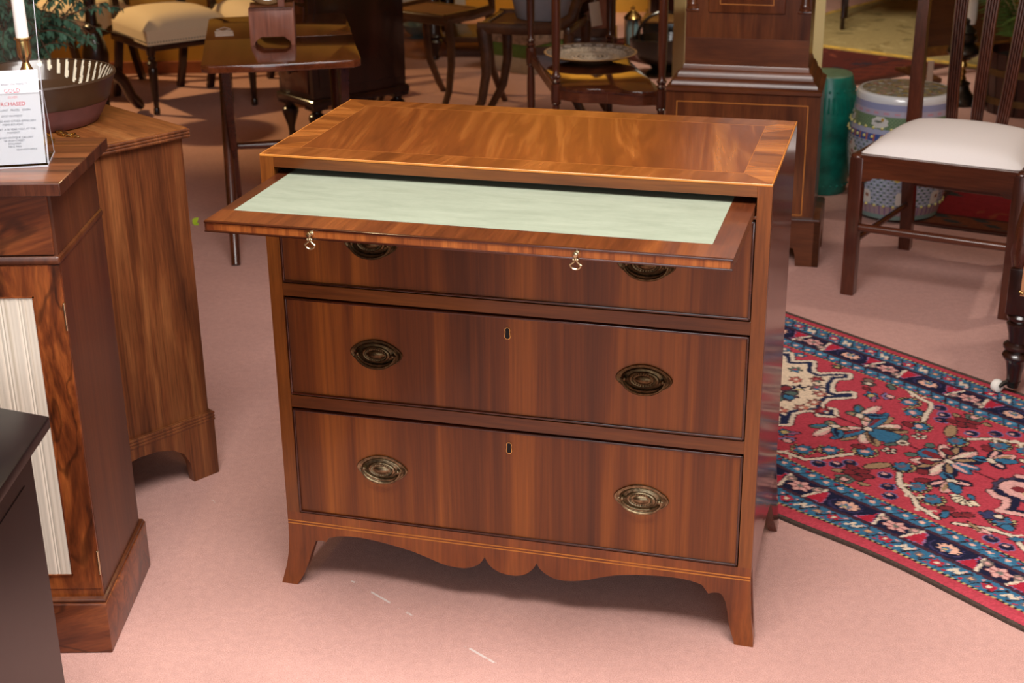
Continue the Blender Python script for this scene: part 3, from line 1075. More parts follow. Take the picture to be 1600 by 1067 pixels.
cs = thing('candlestick', 'brass candlestick with a white candle, behind the notice', 'candlestick', (-.398, -.002, .9152))
MB().lathe([(.032, 0), (.032, .004), (.028, .010), (.018, .018), (.011, .030), (.009, .055), (.013, .062), (.009, .070), (.0090, .095), (.0150, .108), (.0175, .118), (.0150, .127), (.0085, .138), (.0055, .146),
            (.0070, .150), (.0110, .155), (.0125, .162), (.0118, .184), (.0148, .186), (.0148, .189), (.0110, .190)], (0, 0, 0), 28).build('stick', M_brass, cs)
MB().lathe([(.0112, .182), (.0106, .300), (.0100, .40), (.004, .406), (0, .407)], (0, 0, 0), 20).build('candle', M_wax, cs)

# ------------------------------------------------------------------ coaching table with its folding X ends
ct = thing('coaching_table', 'mahogany folding coaching table with X shaped ends behind the chest of drawers', 'table', (-.294, 2.223, 0), R(9))
TW, TD, TZ = .475, .87, .70


def clipped(y0, y1, front, back):
    w, c = TW / 2, .022
    p = [(-w, y1 - (c if back else 0)), (-w, y0 + (c if front else 0))]
    p += ([(-w + c, y0 - .004), (0, y0 - .014), (w - c, y0 - .004)] if front else [(-w, y0)])
    p += [(w, y0 + (c if front else 0)), (w, y1 - (c if back else 0))]
    p += ([(w - c, y1 + .004), (0, y1 + .014), (-w + c, y1 + .004)] if back else [(-w, y1)])
    out = []
    for q in p:
        if not out or (abs(out[-1][0] - q[0]) + abs(out[-1][1] - q[1])) > 1e-5:
            out.append(q)
    return out


MB().prism(clipped(-TD / 2, -.001, True, False), 'z', TZ - .022, TZ, bev=.002).build('top_leaf', M_tabletop, ct, ang=25)
MB().prism(clipped(.001, TD / 2, False, True), 'z', TZ - .022, TZ, bev=.002).build('top_leaf', M_tabletop, ct, ang=25)
for x in (-.185, .185):
    a, b = (x - .008, -.215, .0), (x - .008, .215, TZ - .024)
    P = [Vector(a).lerp(Vector(b), i / 12) for i in range(13)]
    MB().tube(P, [.017, .018, .019, .019, .020, .020, .020, .020, .019, .019, .018, .018, .017], 12, (.9, 1.0)).build('leg', M_redmah, ct)
    a, b = (x + .012, .215, .0), (x + .012, -.215, TZ - .024)
    P = [Vector(a).lerp(Vector(b), i / 12) for i in range(13)]
    MB().tube(P, [.020, .021, .022, .023, .024, .026, .028, .030, .032, .034, .035, .036, .036], 4, (.5, 1.25)).build('leg', M_redmah, ct, ang=30)
MB().lathe([(.012, -.185), (.012, -.176), (.017, -.172), (.017, -.166), (.011, -.160), (.013, -.09), (.0145, 0), (.013, .09), (.011, .160), (.017, .166), (.017, .172), (.012, .176), (.012, .185)],
           (0, .002, .345), 16, M=Matrix.Rotation(math.pi / 2, 4, 'Y')).build('stretcher', M_redmahx, ct)
for y in (-.19, .19):
    MB().box(-.20, .20, y - .018, y + .018, TZ - .045, TZ - .022, .003).build('cross_rail', M_redmahx, ct, smooth=False)

dm = thing('shaving_mirror', 'small mahogany standing frame with round back and arched foot on the coaching table', 'mirror', (-.293, 2.085, TZ), R(6))
M_pinkmah = wood('faded_mahogany', (116, 66, 50), (148, 92, 72), (174, 114, 92), 'z', 14, 1.2, .42, .1, .4)
pts = [(-.070, 0), (-.070, .118), (.070, .118), (.070, 0), (.057, 0), (.055, .012), (.036, .028), (-.036, .028), (-.055, .012), (-.057, 0)]
MB().prism(pts, 'y', -.008, .008, bev=.001).build('front_board', M_pinkmah, dm, ang=25)
MB().prism(pts, 'y', .10, .116, bev=.001).build('back_board', M_pinkmah, dm, ang=25)
MB().box(-.068, .068, -.008, .116, .108, .118, .001).build('shelf', M_pinkmah, dm, smooth=False)
MB().box(.022, .044, .010, .024, .115, .43, .002).build('post', M_pinkmah, dm, smooth=False)
Mt = Matrix.Translation((-.008, .060, .205)) @ Matrix.Rotation(R(80), 4, 'X')
MB().lathe([(0, 0), (.070, 0), (.082, .003), (.085, .010), (.082, .016), (.072, .018), (0, .018)], (0, 0, 0), 40, 1, 1.05, M=Mt).build('round_frame', M_gilt, dm)
MB().lathe([(0, .0185), (.069, .0185), (.069, .0195), (0, .0195)], (0, 0, 0), 40, 1, 1.05, M=Mt).build('mirror_glass', M_mirror, dm)
tg = thing('price_tag', 'small white price tag with looped string lying on the coaching table', 'price tag', (-.488, 2.305, TZ), R(12))
MB().box(-.030, .030, -.050, .040, .0005, .0022, .0004, 1).build('card', M_tagw, tg, smooth=False)
MB().tube([(-.002, .038, .001), (-.024, .060, .003), (.004, .095, .004), (.024, .062, .003), (.002, .038, .0015)], .0012, 6).build('string', M_tagw, tg)

# ------------------------------------------------------------------ long case clock
ck = thing('longcase_clock', 'tall mahogany long case clock with boxwood line inlay standing against the cream pillar', 'clock', (1.44, 1.884, 0), math.atan2(-.12, .466))
# local x: 0 right foot edge, negative to the left; y into the case
MB().box(-.508, -.025, .012, .285, .155, .556).build('base', M_clock, ck, smooth=False)
fp = [(-.533, 0), (-.533, .150), (0, .150), (0, 0), (-.072, 0), (-.075, .035), (-.082, .060), (-.098, .062), (-.104, .078), (-.130, .088), (-.400, .088), (-.428, .078), (-.434, .062), (-.450, .060), (-.458, .035), (-.461, 0)]
MB().prism(fp, 'y', 0, .02).build('front_plinth', M_clockx, ck, smooth=False)
MB().box(-.533, -.0, 0, .0215, .145, .160, .006, 3).build('plinth_moulding', M_clockx, ck, ang=25)
sp = [(.0, 0), (.0, .150), (.29, .150), (.29, 0), (.215, 0), (.205, .06), (.18, .085), (.11, .085), (.085, .06), (.075, 0)]
for xa in (-.533, -.020):
    MB().prism(sp, 'x', xa, xa + .02).build('side_plinth', M_clockx, ck, smooth=False)
MB().box(-.53, -.003, .02, .285, .09, .156, .004).build('bottom_board', M_clockx, ck, ang=25)
m = MB()
for (xa, xb, za, zb) in ((-.474, -.061, .166, .169), (-.474, -.061, .519, .522), (-.474, -.471, .166, .522), (-.064, -.061, .166, .522)):
    m.box(xa, xb, .0114, .0125, za, zb)
m.build('line_inlay', M_string, ck, smooth=False)


def mould(prof, x0, x1, ydep, name, mat):
    """mitred moulding round the front and both sides; prof = (outward, z)"""
    m = MB()
    bm = m.bm
    rows = []
    for o, z in prof:
        rows.append([bm.verts.new(p) for p in ((x0 - o, ydep, z), (x0 - o, .05 - o, z), (x1 + o, .05 - o, z), (x1 + o, ydep, z))])
    for a, b in zip(rows, rows[1:]):
        for i in range(3):
            bm.faces.new((a[i], a[i + 1], b[i + 1], b[i]))
    bm.faces.new(rows[-1])
    bm.faces.new(rows[0][::-1])
    bmesh.ops.recalc_face_normals(bm, faces=bm.faces)
    return m.build(name, mat, ck, ang=30)


mould([(.044, .552), (.050, .556), (.050, .566), (.042, .570), (.036, .572), (.033, .582), (.024, .592), (.020, .594), (.017, .606), (.010, .616), (.005, .618), (.003, .628), (0, .634)], -.457, -.072, .285, 'waist_moulding', M_clockx)
MB().box(-.457, -.072, .050, .265, .56, 1.52).build('trunk', M_clock, ck, smooth=False)
MB().box(-.4565, -.0725, .0485, .051, .632, .716).build('trunk_rail', M_clockx, ck, smooth=False)
MB().box(-.388, -.150, .040, .056, .795, 1.42, .006, 3).build('trunk_door', M_clock, ck, ang=25)
m = MB()
for (xa, xb, za, zb) in ((-.352, -.186, .8215, .8240), (-.352, -.3495, .8215, 1.39), (-.1885, -.186, .8215, 1.39), (-.352, -.186, 1.3875, 1.39)):
    m.box(xa, xb, .0390, .0405, za, zb)
m.build('door_inlay', M_string, ck, smooth=False)
for xc in (-.437, -.092):
    m = MB()
    m.box(xc - .021, xc + .021, .044, .07, .797, .806, .002)
    m.lathe([(.019, .806), (.019, .812), (.015, .815), (.017, .820), (.014, .826), (.0135, 1.40), (.017, 1.41), (.017, 1.42)], (xc, .056, 0), 18)
    m.build('quarter_column', M_clock, ck)
mould([(0, 1.50), (.01, 1.51), (.03, 1.54), (.045, 1.56), (.05, 1.57)], -.457, -.072, .285, 'hood_moulding', M_clockx)
MB().box(-.50, -.03, .005, .285, 1.57, 2.05).build('hood', M_clock, ck, smooth=False)
MB().box(-.45, -.08, .0, .01, 1.62, 2.0, .004).build('hood_door', M_clock, ck, ang=25)
MB().lathe([(0, 0), (.16, 0), (.165, .002), (.165, .004), (0, .006)], (-.265, -.001, 1.80), 40, M=VERT).build('dial', M_porcelain, ck)
MB().box(-.53, 0, -.03, .285, 2.05, 2.10, .01).build('cornice', M_clockx, ck, ang=25)

# ------------------------------------------------------------------ garden stools
gs = thing('garden_stool', 'emerald green glazed barrel garden stool beside the tall clock', 'garden stool', (1.632, 2.78, 0))
prof = [(.096, 0), (.100, .004), (.104, .03), (.118, .10), (.128, .18), (.131, .24), (.127, .31), (.116, .375), (.105, .415), (.101, .432), (.098, .440)]
m = MB()
m.lathe(prof, (0, 0, 0), 48, cap=False)
for i in range(40):
    t = 2 * math.pi * i / 40
    m.tube([(r * math.cos(t), r * math.sin(t), z) for r, z in ((.1255, .315), (.1205, .345), (.1150, .372))], .0042, 6)
for i in range(22):
    t = 2 * math.pi * i / 22
    m.ball((.1115 * math.cos(t), .1115 * math.sin(t), .392), .0055, u=8, v=6)
    m.ball((.1055 * math.cos(t), .1055 * math.sin(t), .035), .0055, u=8, v=6)
m.build('barrel', M_green, gs)
plabel(MB().lathe([(.098, .440), (.094, .446), (.060, .450), (0, .452)], (0, 0, 0), 40, cap=False).build('seat_disc', M_celadon, gs), 'dull grey green top')

for c_ in gs.children:
    c_.data.transform(Matrix.Diagonal((.88, .88, 1, 1)))
fs = thing('garden_stool', 'painted porcelain garden stool in pale blue, green and pink behind the white seated chair', 'garden stool', (1.835, 2.475, .0095))
prof = np.array([(.135, 0), (.146, .004), (.150, .02), (.160, .06), (.174, .13), (.183, .20), (.186, .245), (.183, .30), (.174, .36), (.168, .395), (.168, .402), (.167, .425), (.163, .436), (.155, .441)])
n, mm = 460, 200
th = np.linspace(0, 2 * np.pi, n, endpoint=False)
zs = np.linspace(0, .441, mm)
rs = np.interp(zs, prof[:, 1], prof[:, 0])
T, Z = np.meshgrid(th, zs, indexing='ij')
RR = np.meshgrid(rs, th)[0]
A = T * .18                                              # arc length
pt = Paint(A, Z, (166, 180, 200))
per = 2 * np.pi * .18
q = .0125
lat = (np.floor(A / q) + np.floor(Z / q)).astype(int)
fa, fz = (A / q) % 1, (Z / q) % 1
pt.put((lat % 2 == 0) & (np.abs(fa - .5) < .32) & (np.abs(fz - .5) < .32), (86, 112, 104))
pt.put((lat % 2 == 1) & (np.abs(fa - .5) < .14), (192, 204, 222))
pt.put((lat % 2 == 1) & (np.abs(fz - .5) < .10), (110, 122, 170))
for k in range(8):
    a0 = per * (k + .3) / 8
    pt.ell(a0, .215, .036, .062, (206, 208, 206), lobes=6, depth=.2)
    for j in range(7):
        pt.ell(a0 + .020 * math.sin(j * 2.1 + k), .175 + j * .014, .009, .006, [(150, 90, 76), (96, 120, 96), (190, 150, 150), (110, 110, 100)][(j + k) % 4], rot=j * 40)
    pt.ell(a0 + per / 16, .085, .026, .030, (214, 214, 208), lobes=4, depth=.2)
    pt.ell(a0 + per / 16 + .006, .09, .008, .007, (150, 110, 90))
pt.put(Z < .055, (160, 142, 150))
pt.put((Z < .055) & (np.abs((A / .022) % 1 - .5) < .09), (120, 92, 140))
pt.put(Z < .022, (124, 156, 152))
pt.put(np.abs(Z - .300) < .014, (70, 92, 160))
pt.put((np.abs(Z - .300) < .014) & (np.abs((A / .03) % 1 - .5) < .12), (176, 110, 96))
pt.put(np.abs(Z - .322) < .010, (170, 178, 208))
pt.put(np.abs(Z - .352) < .022, (98, 128, 98))
pt.put((np.abs(Z - .352) < .022) & ((np.floor(A / .006) + np.floor(Z / .006)) % 2 == 0), (124, 150, 116))
for k in range(7):
    pt.ell(per * (k + .45) / 7, .352, .034, .021, (212, 214, 212), lobes=8, depth=.12)
    pt.ell(per * (k + .45) / 7 - .006, .354, .016, .004, (110, 120, 110))
    pt.ell(per * (k + .45) / 7 + .010, .361, .006, .006, (184, 150, 70))
pt.put(np.abs(Z - .384) < .011, (174, 170, 192))
pt.put((np.abs(Z - .384) < .003) & (np.abs((A / .04) % 1 - .5) < .25), (196, 150, 166))
pt.put(np.abs(Z - .405) < .011, (150, 158, 196))
pt.put(Z > .416, (222, 226, 230))
for k in range(4):                                       # cash shaped openings, the shade inside painted as a dark oval
    a0 = per * (k + .83) / 4 % per
    pt.ell(a0, .172, .034, .024, (206, 190, 90), lobes=6, depth=.2)
    pt.ell(a0, .172, .026, .016, (210, 206, 190))
    pt.ell(a0, .172, .017, .0085, (46, 42, 44))
P = np.stack([RR * np.cos(T), RR * np.sin(T), Z], -1)
grid_obj('barrel', P, pt.C, M_vcer, fs, True)
n, mm = 300, 60
th = np.linspace(0, 2 * np.pi, n, endpoint=False)
r1 = np.linspace(.156, .001, mm)
T, RR = np.meshgrid(th, r1, indexing='ij')
Xs, Ys = RR * np.cos(T), RR * np.sin(T)
pt = Paint(Xs, Ys, (150, 146, 122))
rg = np.random.RandomState(5)
for i in range(190):
    a, r = rg.rand() * 6.28, .14 * math.sqrt(rg.rand())
    pt.ell(r * math.cos(a), r * math.sin(a), .004 + .010 * rg.rand(), .003 + .005 * rg.rand(), [(182, 164, 96), (190, 150, 140), (196, 200, 190), (104, 122, 100), (150, 112, 92), (120, 132, 150)][i % 6], rot=rg.rand() * 180)
pt.ell(0, 0, .030, .018, (190, 176, 110), lobes=4)
pt.ell(0, 0, .014, .007, (222, 222, 220))
pt.put(np.hypot(Xs, Ys) > .146, (214, 218, 214))
grid_obj('seat_disc', np.stack([Xs, Ys, .441 + .004 * (1 - (RR / .156) ** 2)], -1), pt.C, M_vcer, fs, True)
m = MB()
for zz, rr, nn in ((.301, .184, 34), (.332, .179, 34), (.055, .160, 30)):
    for i in range(nn):
        t = 2 * math.pi * i / nn
        m.ball((rr * math.cos(t), rr * math.sin(t), zz), .0055, u=8, v=6)
plabel(m.build('studs', simple('yellow_glaze', (214, 208, 132), .25), fs), 'rows of raised pale yellow studs')
o = fs.children[-1]
o['kind'] = 'stuff'

# ------------------------------------------------------------------ dining chair with a white drop-in seat
dc = thing('dining_chair', 'mahogany dining chair with reeded back bars and a white drop in seat', 'chair', (1.486, 1.642, 0), R(-29))
SWF, SWB, SD = .47, .385, .455
fl, fr2, bl, brr = (0.0, 0.0), (SWF, 0.0), (.045, SD), (.045 + SWB, SD)
for x, y in (fl, fr2):
    MB().prism([(x - .020, y - .020), (x + .020, y - .020), (x + .020, y + .020), (x - .020, y + .020)], 'z', 0, .432, bev=.003).build('leg', M_redmah, dc, ang=25)
for (x, y) in (bl, brr):
    s = -1 if x < .2 else 1
    P = [(x + s * .004, y + .055, 0), (x, y + .030, .14), (x, y + .004, .30), (x, y, .43), (x + s * .004, y + .012, .56), (x + s * .012, y + .045, .76), (x + s * .018, y + .095, .96)]
    MB().tube(P, [.022, .023, .024, .024, .023, .021, .019], 4, (1.2, 1.2), up=(0, 1, 0)).build('back_leg', M_redmah, dc, ang=30)
for a, b in ((fl, fr2), (fl, bl), (fr2, brr), (bl, brr)):
    A, B = Vector((*a, 0)), Vector((*b, 0))
    L = (B - A).length
    Mx = Matrix.Translation(A) @ Matrix.Rotation(math.atan2(B.y - A.y, B.x - A.x), 4, 'Z')
    fr_ = (a == fl and b == fr2)
    z0 = .365
    if fr_:
        pp = [(.015, .437), (L - .015, .437), (L - .015, .362), (L - .03, .362), (L - .045, .366), (L - .05, .374), (L - .075, .376), (.075, .376), (.05, .374), (.045, .366), (.03, .362), (.015, .362)]
        mm_ = MB().prism(pp, 'y', -.019, .004)
        for v in mm_.bm.verts:
            v.co = Mx @ v.co
    else:
        mm_ = MB().box(.015, L - .015, -.010, .012, z0, .437, .002, M=Mx)
    mm_.build('seat_rail', M_redmahx, dc, ang=25)
m = MB()
for (a, b) in ((fl, fr2), (fl, bl), (fr2, brr)):
    m.tube([(a[0], a[1], .436), (b[0], b[1], .436)], .013, 8, (1.4, .55))
for q in (fl, fr2):
    m.ball((*q, .434), .0215, 1.05, 1.05, .5)
m.build('seat_moulding', M_redmahx, dc)
plabel(MB().cushion([(-.010, -.012), (SWF + .010, -.012), (.045 + SWB + .012, SD - .012), (.045 - .012, SD - .012)], .432, .452, .044, 16, .03).build('drop_in_seat', M_white, dc), 'plain white calico pad')


def rod(a, b, r, sq=(1, 1)):
    return MB().tube([a, Vector(a).lerp(Vector(b), .5), b], [r, r * 1.08, r], 10, sq)


rod((0, -.002, .215), (SWF, -.002, .215), .0125).build('stretcher', M_redmahx, dc)
rod((0, 0, .165), (.045, SD + .03, .165), .0095, (.8, 1.1)).build('stretcher', M_redmahx, dc)
rod((SWF, 0, .165), (.045 + SWB, SD + .03, .165), .0095, (.8, 1.1)).build('stretcher', M_redmahx, dc)
rod((.045, SD + .010, .245), (.045 + SWB, SD + .010, .245), .013, (.8, 1.2)).build('stretcher', M_redmahx, dc)
for i, (xb, xt) in enumerate(((.045 + .118, .045 + .095), (.045 + .193, .045 + .193), (.045 + .268, .045 + .295))):
    m = MB()
    for k in range(5):
        o = (k - 2) * .0078
        m.tube([(xb + o * .9, SD - .002, .43), (xb + o + (xt - xb) * .35, SD + .012, .56), (xb + o + (xt - xb) * .7, SD + .045, .76), (xt + o * 1.15, SD + .095, .95)], .0046, 8, (1, 1.3), up=(0, 1, 0))
    m.tube([(xb, SD + .002, .43), (xb + (xt - xb) * .35, SD + .016, .56), (xb + (xt - xb) * .7, SD + .049, .76), (xt, SD + .099, .95)], [.019, .020, .021, .022], 4, (1.2, .35), up=(0, 1, 0))
    m.build('back_bar', M_redmah, dc)
MB().box(.020, .455, SD + .083, SD + .105, .93, .985, .008, 3).build('crest_rail', M_redmahx, dc, ang=25)
MB().box(.065, .41, SD - .010, SD + .012, .425, .455, .004).build('shoe_rail', M_redmahx, dc, ang=25)

# ------------------------------------------------------------------ Victorian armchair cut off by the right edge
vc = thing('easy_chair', 'dark framed easy chair with tan seat and white caster, cut off at right', 'chair', (1.738, .862, .008), R(-29))
AX = Matrix.Identity(4)


def turned_leg(c, s=1.0):
    return MB().lathe([(.010, .030), (.017, .034), (.0195, .06), (.024, .085), (.029, .095), (.034, .100), (.036, .106), (.033, .113), (.027, .118), (.031, .122), (.036, .128), (.036, .134), (.030, .140), (.024, .143),
                       (.027, .165), (.033, .188), (.034, .193), (.030, .196), (.026, .199), (.034, .206), (.035, .214), (.030, .222), (.026, .226)], c, 24)


for x, y in ((0, 0), (.56, 0)):
    turned_leg((x, y, 0)).build('leg', M_dark, vc)
    m = MB()
    m.lathe([(.014, .018), (.016, .030), (.019, .036)], (x, y, .0), 12)
    m.tube([(x, y, .034), (x - .020, y - .014, .030), (x - .030, y - .022, .020)], [.008, .007, .005], 6)
    m.build('caster_fork', M_pewter, vc)
    Mw = Matrix.Translation((x - .036, y - .012, .0185)) @ Matrix.Rotation(R(90), 4, 'Y') @ Matrix.Rotation(R(35), 4, 'X')
    plabel(MB().lathe([(0, -.011), (.010, -.011), (.016, -.008), (.0182, 0), (.016, .008), (.010, .011), (0, .011)], (0, 0, 0), 20, M=Mw).build('caster_wheel', M_porcelain, vc), 'white ceramic wheel')
for x, y in ((.02, .52), (.54, .52)):
    MB().tube([(x, y + .08, 0), (x, y + .03, .12), (x, y, .30), (x, y + .01, .5), (x, y + .09, .92)], [.02, .022, .026, .026, .02], 8, up=(0, 1, 0)).build('back_leg', M_dark, vc)
MB().box(-.036, .032, -.034, .034, .222, .345, .005).build('leg_block', M_dark, vc, ang=25)
MB().box(.528, .596, -.034, .034, .222, .345, .005).build('leg_block', M_dark, vc, ang=25)
MB().box(.03, .53, -.020, .02, .235, .300, .004).build('front_rail', M_dark, vc, ang=25)
for x in (-.014, .55):
    MB().box(x, x + .03, .02, .52, .235, .300, .004).build('side_rail', M_dark, vc, ang=25)
# curved arm supports: outer moulded hoop with inner panel
for x, s in ((-.010, 1), (.57, -1)):
    m = MB()
    arc = [(x, .0, .33), (x - s * .006, -.012, .38), (x - s * .004, -.005, .44), (x, .03, .50), (x, .09, .545), (x, .18, .565), (x, .30, .575), (x, .42, .60), (x, .52, .66)]
    m.tube(arc, [.024, .024, .023, .022, .021, .020, .020, .020, .020], 10, (1, 1.1), up=(1, 0, 0))
    m.tube([(p[0] - s * .004, p[1] + .026, p[2] - .018) for p in arc[1:]], .010, 8, up=(1, 0, 0))
    m.build('arm', M_redmah, vc)
    MB().prism([(.02, .30), (.02, .40), (.04, .47), (.09, .52), (.18, .545), (.52, .58), (.52, .30)], 'x', x - .010, x + .010).build('arm_panel', M_clock, vc, smooth=False)
plabel(MB().cushion([(-.002, -.048), (.562, -.048), (.55, .52), (.02, .52)], .282, .385, .03, 14, .04).build('seat', M_tan, vc), 'tan upholstered seat')
m = MB()
for i in range(42):
    m.ball((.002 + i * .0133, -.0495, .291), .0044, u=8, v=6)
for i in range(40):
    m.ball((-.0035 + i * .00055, -.044 + i * .0137, .291), .0044, u=8, v=6)
o = m.build('nail_trim', M_brass, vc)
o['kind'] = 'stuff'
MB().box(.05, .53, .54, .62, .42, .93, .03, 3).build('back_pad', M_tan, vc, ang=60)

# ------------------------------------------------------------------ whatnot with a pottery plate
FL, FR, BRc, BLc = Vector((.617, 2.55)), Vector((.985, 2.43)), Vector((.866, 3.33)), Vector((.53, 3.27))
wn = thing('whatnot', 'dark mahogany whatnot with turned columns carrying a pottery plate, left of the tall clock', 'shelf stand', (FL.x, FL.y, 0), math.atan2(FR.y - FL.y, FR.x - FL.x))
ca_, sa_ = math.cos(-wn.rotation_euler.z), math.sin(-wn.rotation_euler.z)


def wl(p):
    d = p - FL
    return Vector((d.x * ca_ - d.y * sa_, d.x * sa_ + d.y * ca_))


a, b, c, d = (wl(p) for p in (FL, FR, BRc, BLc))


def serp(z0, z1):
    p = []
    for i in range(13):
        t = i / 12
        q = a.lerp(b, t)
        p.append((q.x, q.y - .020 * math.sin(math.pi * t) + (.010 * math.cos(4 * math.pi * t) - .010)))
    p += [(c.x, c.y)]
    p += [(d.x, d.y)]
    return p


for zt in (.12, .46, .94):
    MB().prism(serp(0, 0), 'z', zt - .016, zt, bev=.002).build('shelf', M_shelf, wn, ang=25)
    m = MB()
    q = serp(0, 0)
    for u, v in zip(q, q[1:] + q[:1]):
        A_, B_ = Vector((*u, 0)), Vector((*v, 0))
        Mx = Matrix.Translation(A_) @ Matrix.Rotation(math.atan2(B_.y - A_.y, B_.x - A_.x), 4, 'Z')
        m.box(0, (B_ - A_).length, .002, .020, zt - .050, zt - .015, M=Mx)
    m.build('apron', M_redmahx, wn, smooth=False)
cen = (a + b + c + d) / 4
for p in (a, b, c, d):
    q = p.lerp(cen, .055)
    if (p - a).length < 1e-6 or (p - b).length < 1e-6:
        q = p.lerp(cen, .02)
    m = MB()
    m.lathe([(.012, 0), (.016, .02), (.010, .05), (.016, .062), (.016, .075)], (q.x, q.y, 0), 14)
    for z0 in (.12, .46):
        hgt = .34 if z0 < .2 else .48
        kz = hgt - .34
        pr = [(.018, -.058), (.019, -.045), (.019, .002), (.012, .006), (.019, .014), (.012, .022), (.0185, .032), (.012, .042), (.0125, .06), (.0155, .12), (.0165, .17 + kz / 2), (.0155, .22 + kz), (.012, .268 + kz), (.018, .276 + kz), (.012, .284 + kz)]
        m.lathe([(r, z0 + z) for r, z in pr], (q.x, q.y, 0), 16)
    m.lathe([(.012, .94), (.016, .95), (.010, .97), (.014, .99), (0, 1.01)], (q.x, q.y, 0), 14)
    m.build('column', M_redmah, wn)

pl = thing('plate', 'grey brown studio pottery plate with a coiled centre on the whatnot shelf', 'plate', (.765, 2.99, .4603))
n, mm = 300, 110
th = np.linspace(0, 2 * np.pi, n, endpoint=False)
s = np.linspace(0, 1, mm)
T, S = np.meshgrid(th, s, indexing='ij')
RR = S * .177
ZZ = np.interp(S, [0, .35, .40, .62, .80, .95, 1], [.016, .016, .013, .014, .026, .034, .033])
ZZ = ZZ + np.where(S < .34, .0012 * np.sin(S / .34 * 22), 0)
pt = Paint(T, S, (204, 188, 170))
rr_ = np.random.RandomState(2)
pt.put((S < .36) & (np.sin(S / .34 * 22) < -.1), (70, 60, 54))
pt.put(rr_.rand(*S.shape) < np.where((S > .42) & (S < .78), .35, .05), (92, 80, 70))
pt.put((S > .78) & (S < .95), (92, 82, 76))
for k in range(22):
    pt.ell(2 * math.pi * (k + .5) / 22, .865, .10, .055, (160, 152, 146))
    pt.ell(2 * math.pi * (k + .5) / 22, .865, .05, .022, (104, 96, 92))
pt.put(S > .955, (170, 132, 88))
grid_obj('glazed_face', np.stack([RR * np.cos(T), RR * np.sin(T), ZZ], -1), pt.C, M_vstone, pl, True)
MB().lathe([(.0, .001), (.075, .001), (.078, .000), (.082, .004), (.14, .018), (.1775, .031), (.1775, .0335)], (0, 0, 0), 48, cap=False).build('underside', simple('stoneware', (140, 106, 74), .6), pl)

# ------------------------------------------------------------------ dark cabinet on turned feet
L_, N_, R_ = Vector((-.56, 3.71)), Vector((-.37, 3.53)), Vector((0.0, 3.84))
dv = thing('davenport_desk', 'very dark mahogany davenport on turned feet behind the coaching table', 'desk', (N_.x, N_.y, 0), math.atan2(R_.y - N_.y, R_.x - N_.x))
dw = (R_ - N_).length
dd = .27
MB().box(0, dw, 0, dd, .17, .80, .004).build('carcass', M_dark, dv, ang=25)
MB().box(-.012, dw + .012, -.012, dd + .012, .165, .195, .006, 3).build('base_moulding', M_dark, dv, ang=25)
MB().box(.03, dw - .03, -.006, .004, .24, .76, .004).build('side_panel', M_dark, dv, ang=25)
for i in range(3):
    q = MB().box(-.008, .004, .03, dd - .03, .22 + i * .19, .395 + i * .19, .003).build('drawer', M_redmah, dv, ang=25)
    MB().lathe([(.006, 0), (.006, .012), (.014, .018), (.014, .024), (0, .03)], (-.008, dd / 2, (.307 + i * .19)), 14, M=Matrix.Rotation(-math.pi / 2, 4, 'Y')).build('knob', M_dark, q)
MB().prism([(-.02, .80), (dd + .02, .80), (dd + .02, .92), (dd * .6, .92), (-.02, .84)], 'x', -.02, dw + .02).build('desk_slope', M_dark, dv, smooth=False)
for x, y in ((.03, .03), (dw - .03, .03), (.03, dd - .03), (dw - .03, dd - .03)):
    m = MB()
    m.box(x - .038, x + .038, y - .038, y + .038, .150, .200, .005)
    m.lathe([(.010, 0), (.014, .004), (.013, .02), (.016, .045), (.030, .088), (.036, .108), (.034, .124), (.022, .134), (.020, .140), (.028, .146), (.030, .152)], (x, y, 0), 20)
    m.tube([(x, y, .02), (x + .012, y - .012, .012), (x + .022, y - .022, .006)], [.011, .010, .006], 6)
    m.build('foot', M_dark, dv)

# ------------------------------------------------------------------ Regency sabre leg chairs


def sabre_chair(name, label, loc, rz, w=.42, dp=.41):
    t = thing(name, label, 'chair', loc, rz, 'sabre leg chairs in the middle distance')
    for x in (.018, w - .018):
        MB().tube([(x, .018, .44), (x, .034, .34), (x, .034, .24), (x, .012, .12), (x, -.055, 0)], [.021, .020, .018, .016, .014], 8, (.8, 1.25), up=(0, 1, 0)).build('front_leg', M_walnut, t)
        MB().tube([(x, dp - .015, .43), (x, dp - .02, .32), (x, dp, .18), (x, dp + .06, .06), (x, dp + .10, 0)], [.019, .018, .017, .015, .013], 8, (.8, 1.25), up=(0, 1, 0)).build('back_leg', M_walnut, t)
        MB().tube([(x, .0, .445), (x, .20, .442), (x, .34, .448), (x, dp, .50), (x, dp + .03, .60), (x, dp + .05, .74), (x, dp + .10, .86)], [.020, .021, .021, .021, .019, .018, .016], 8, (1.25, .8), up=(1, 0, 0)).build('side_rail', M_walnut, t)
    MB().box(.02, w - .02, .0, .035, .415, .462, .010, 3).build('front_rail', M_walnut, t, ang=30)
    MB().box(.02, w - .02, dp - .04, dp - .01, .415, .455, .006).build('back_rail', M_walnut, t, ang=30)
    MB().box(.03, w - .03, .03, dp - .03, .440, .452, .004).build('cane_seat', M_cane, t, ang=30)
    MB().box(-.01, w + .01, dp + .075, dp + .105, .79, .88, .010, 3).build('top_rail', M_walnut, t, ang=30)
    MB().box(.02, w - .02, dp + .035, dp + .055, .62, .66, .005).build('cross_bar', M_walnut, t, ang=30)
    return t


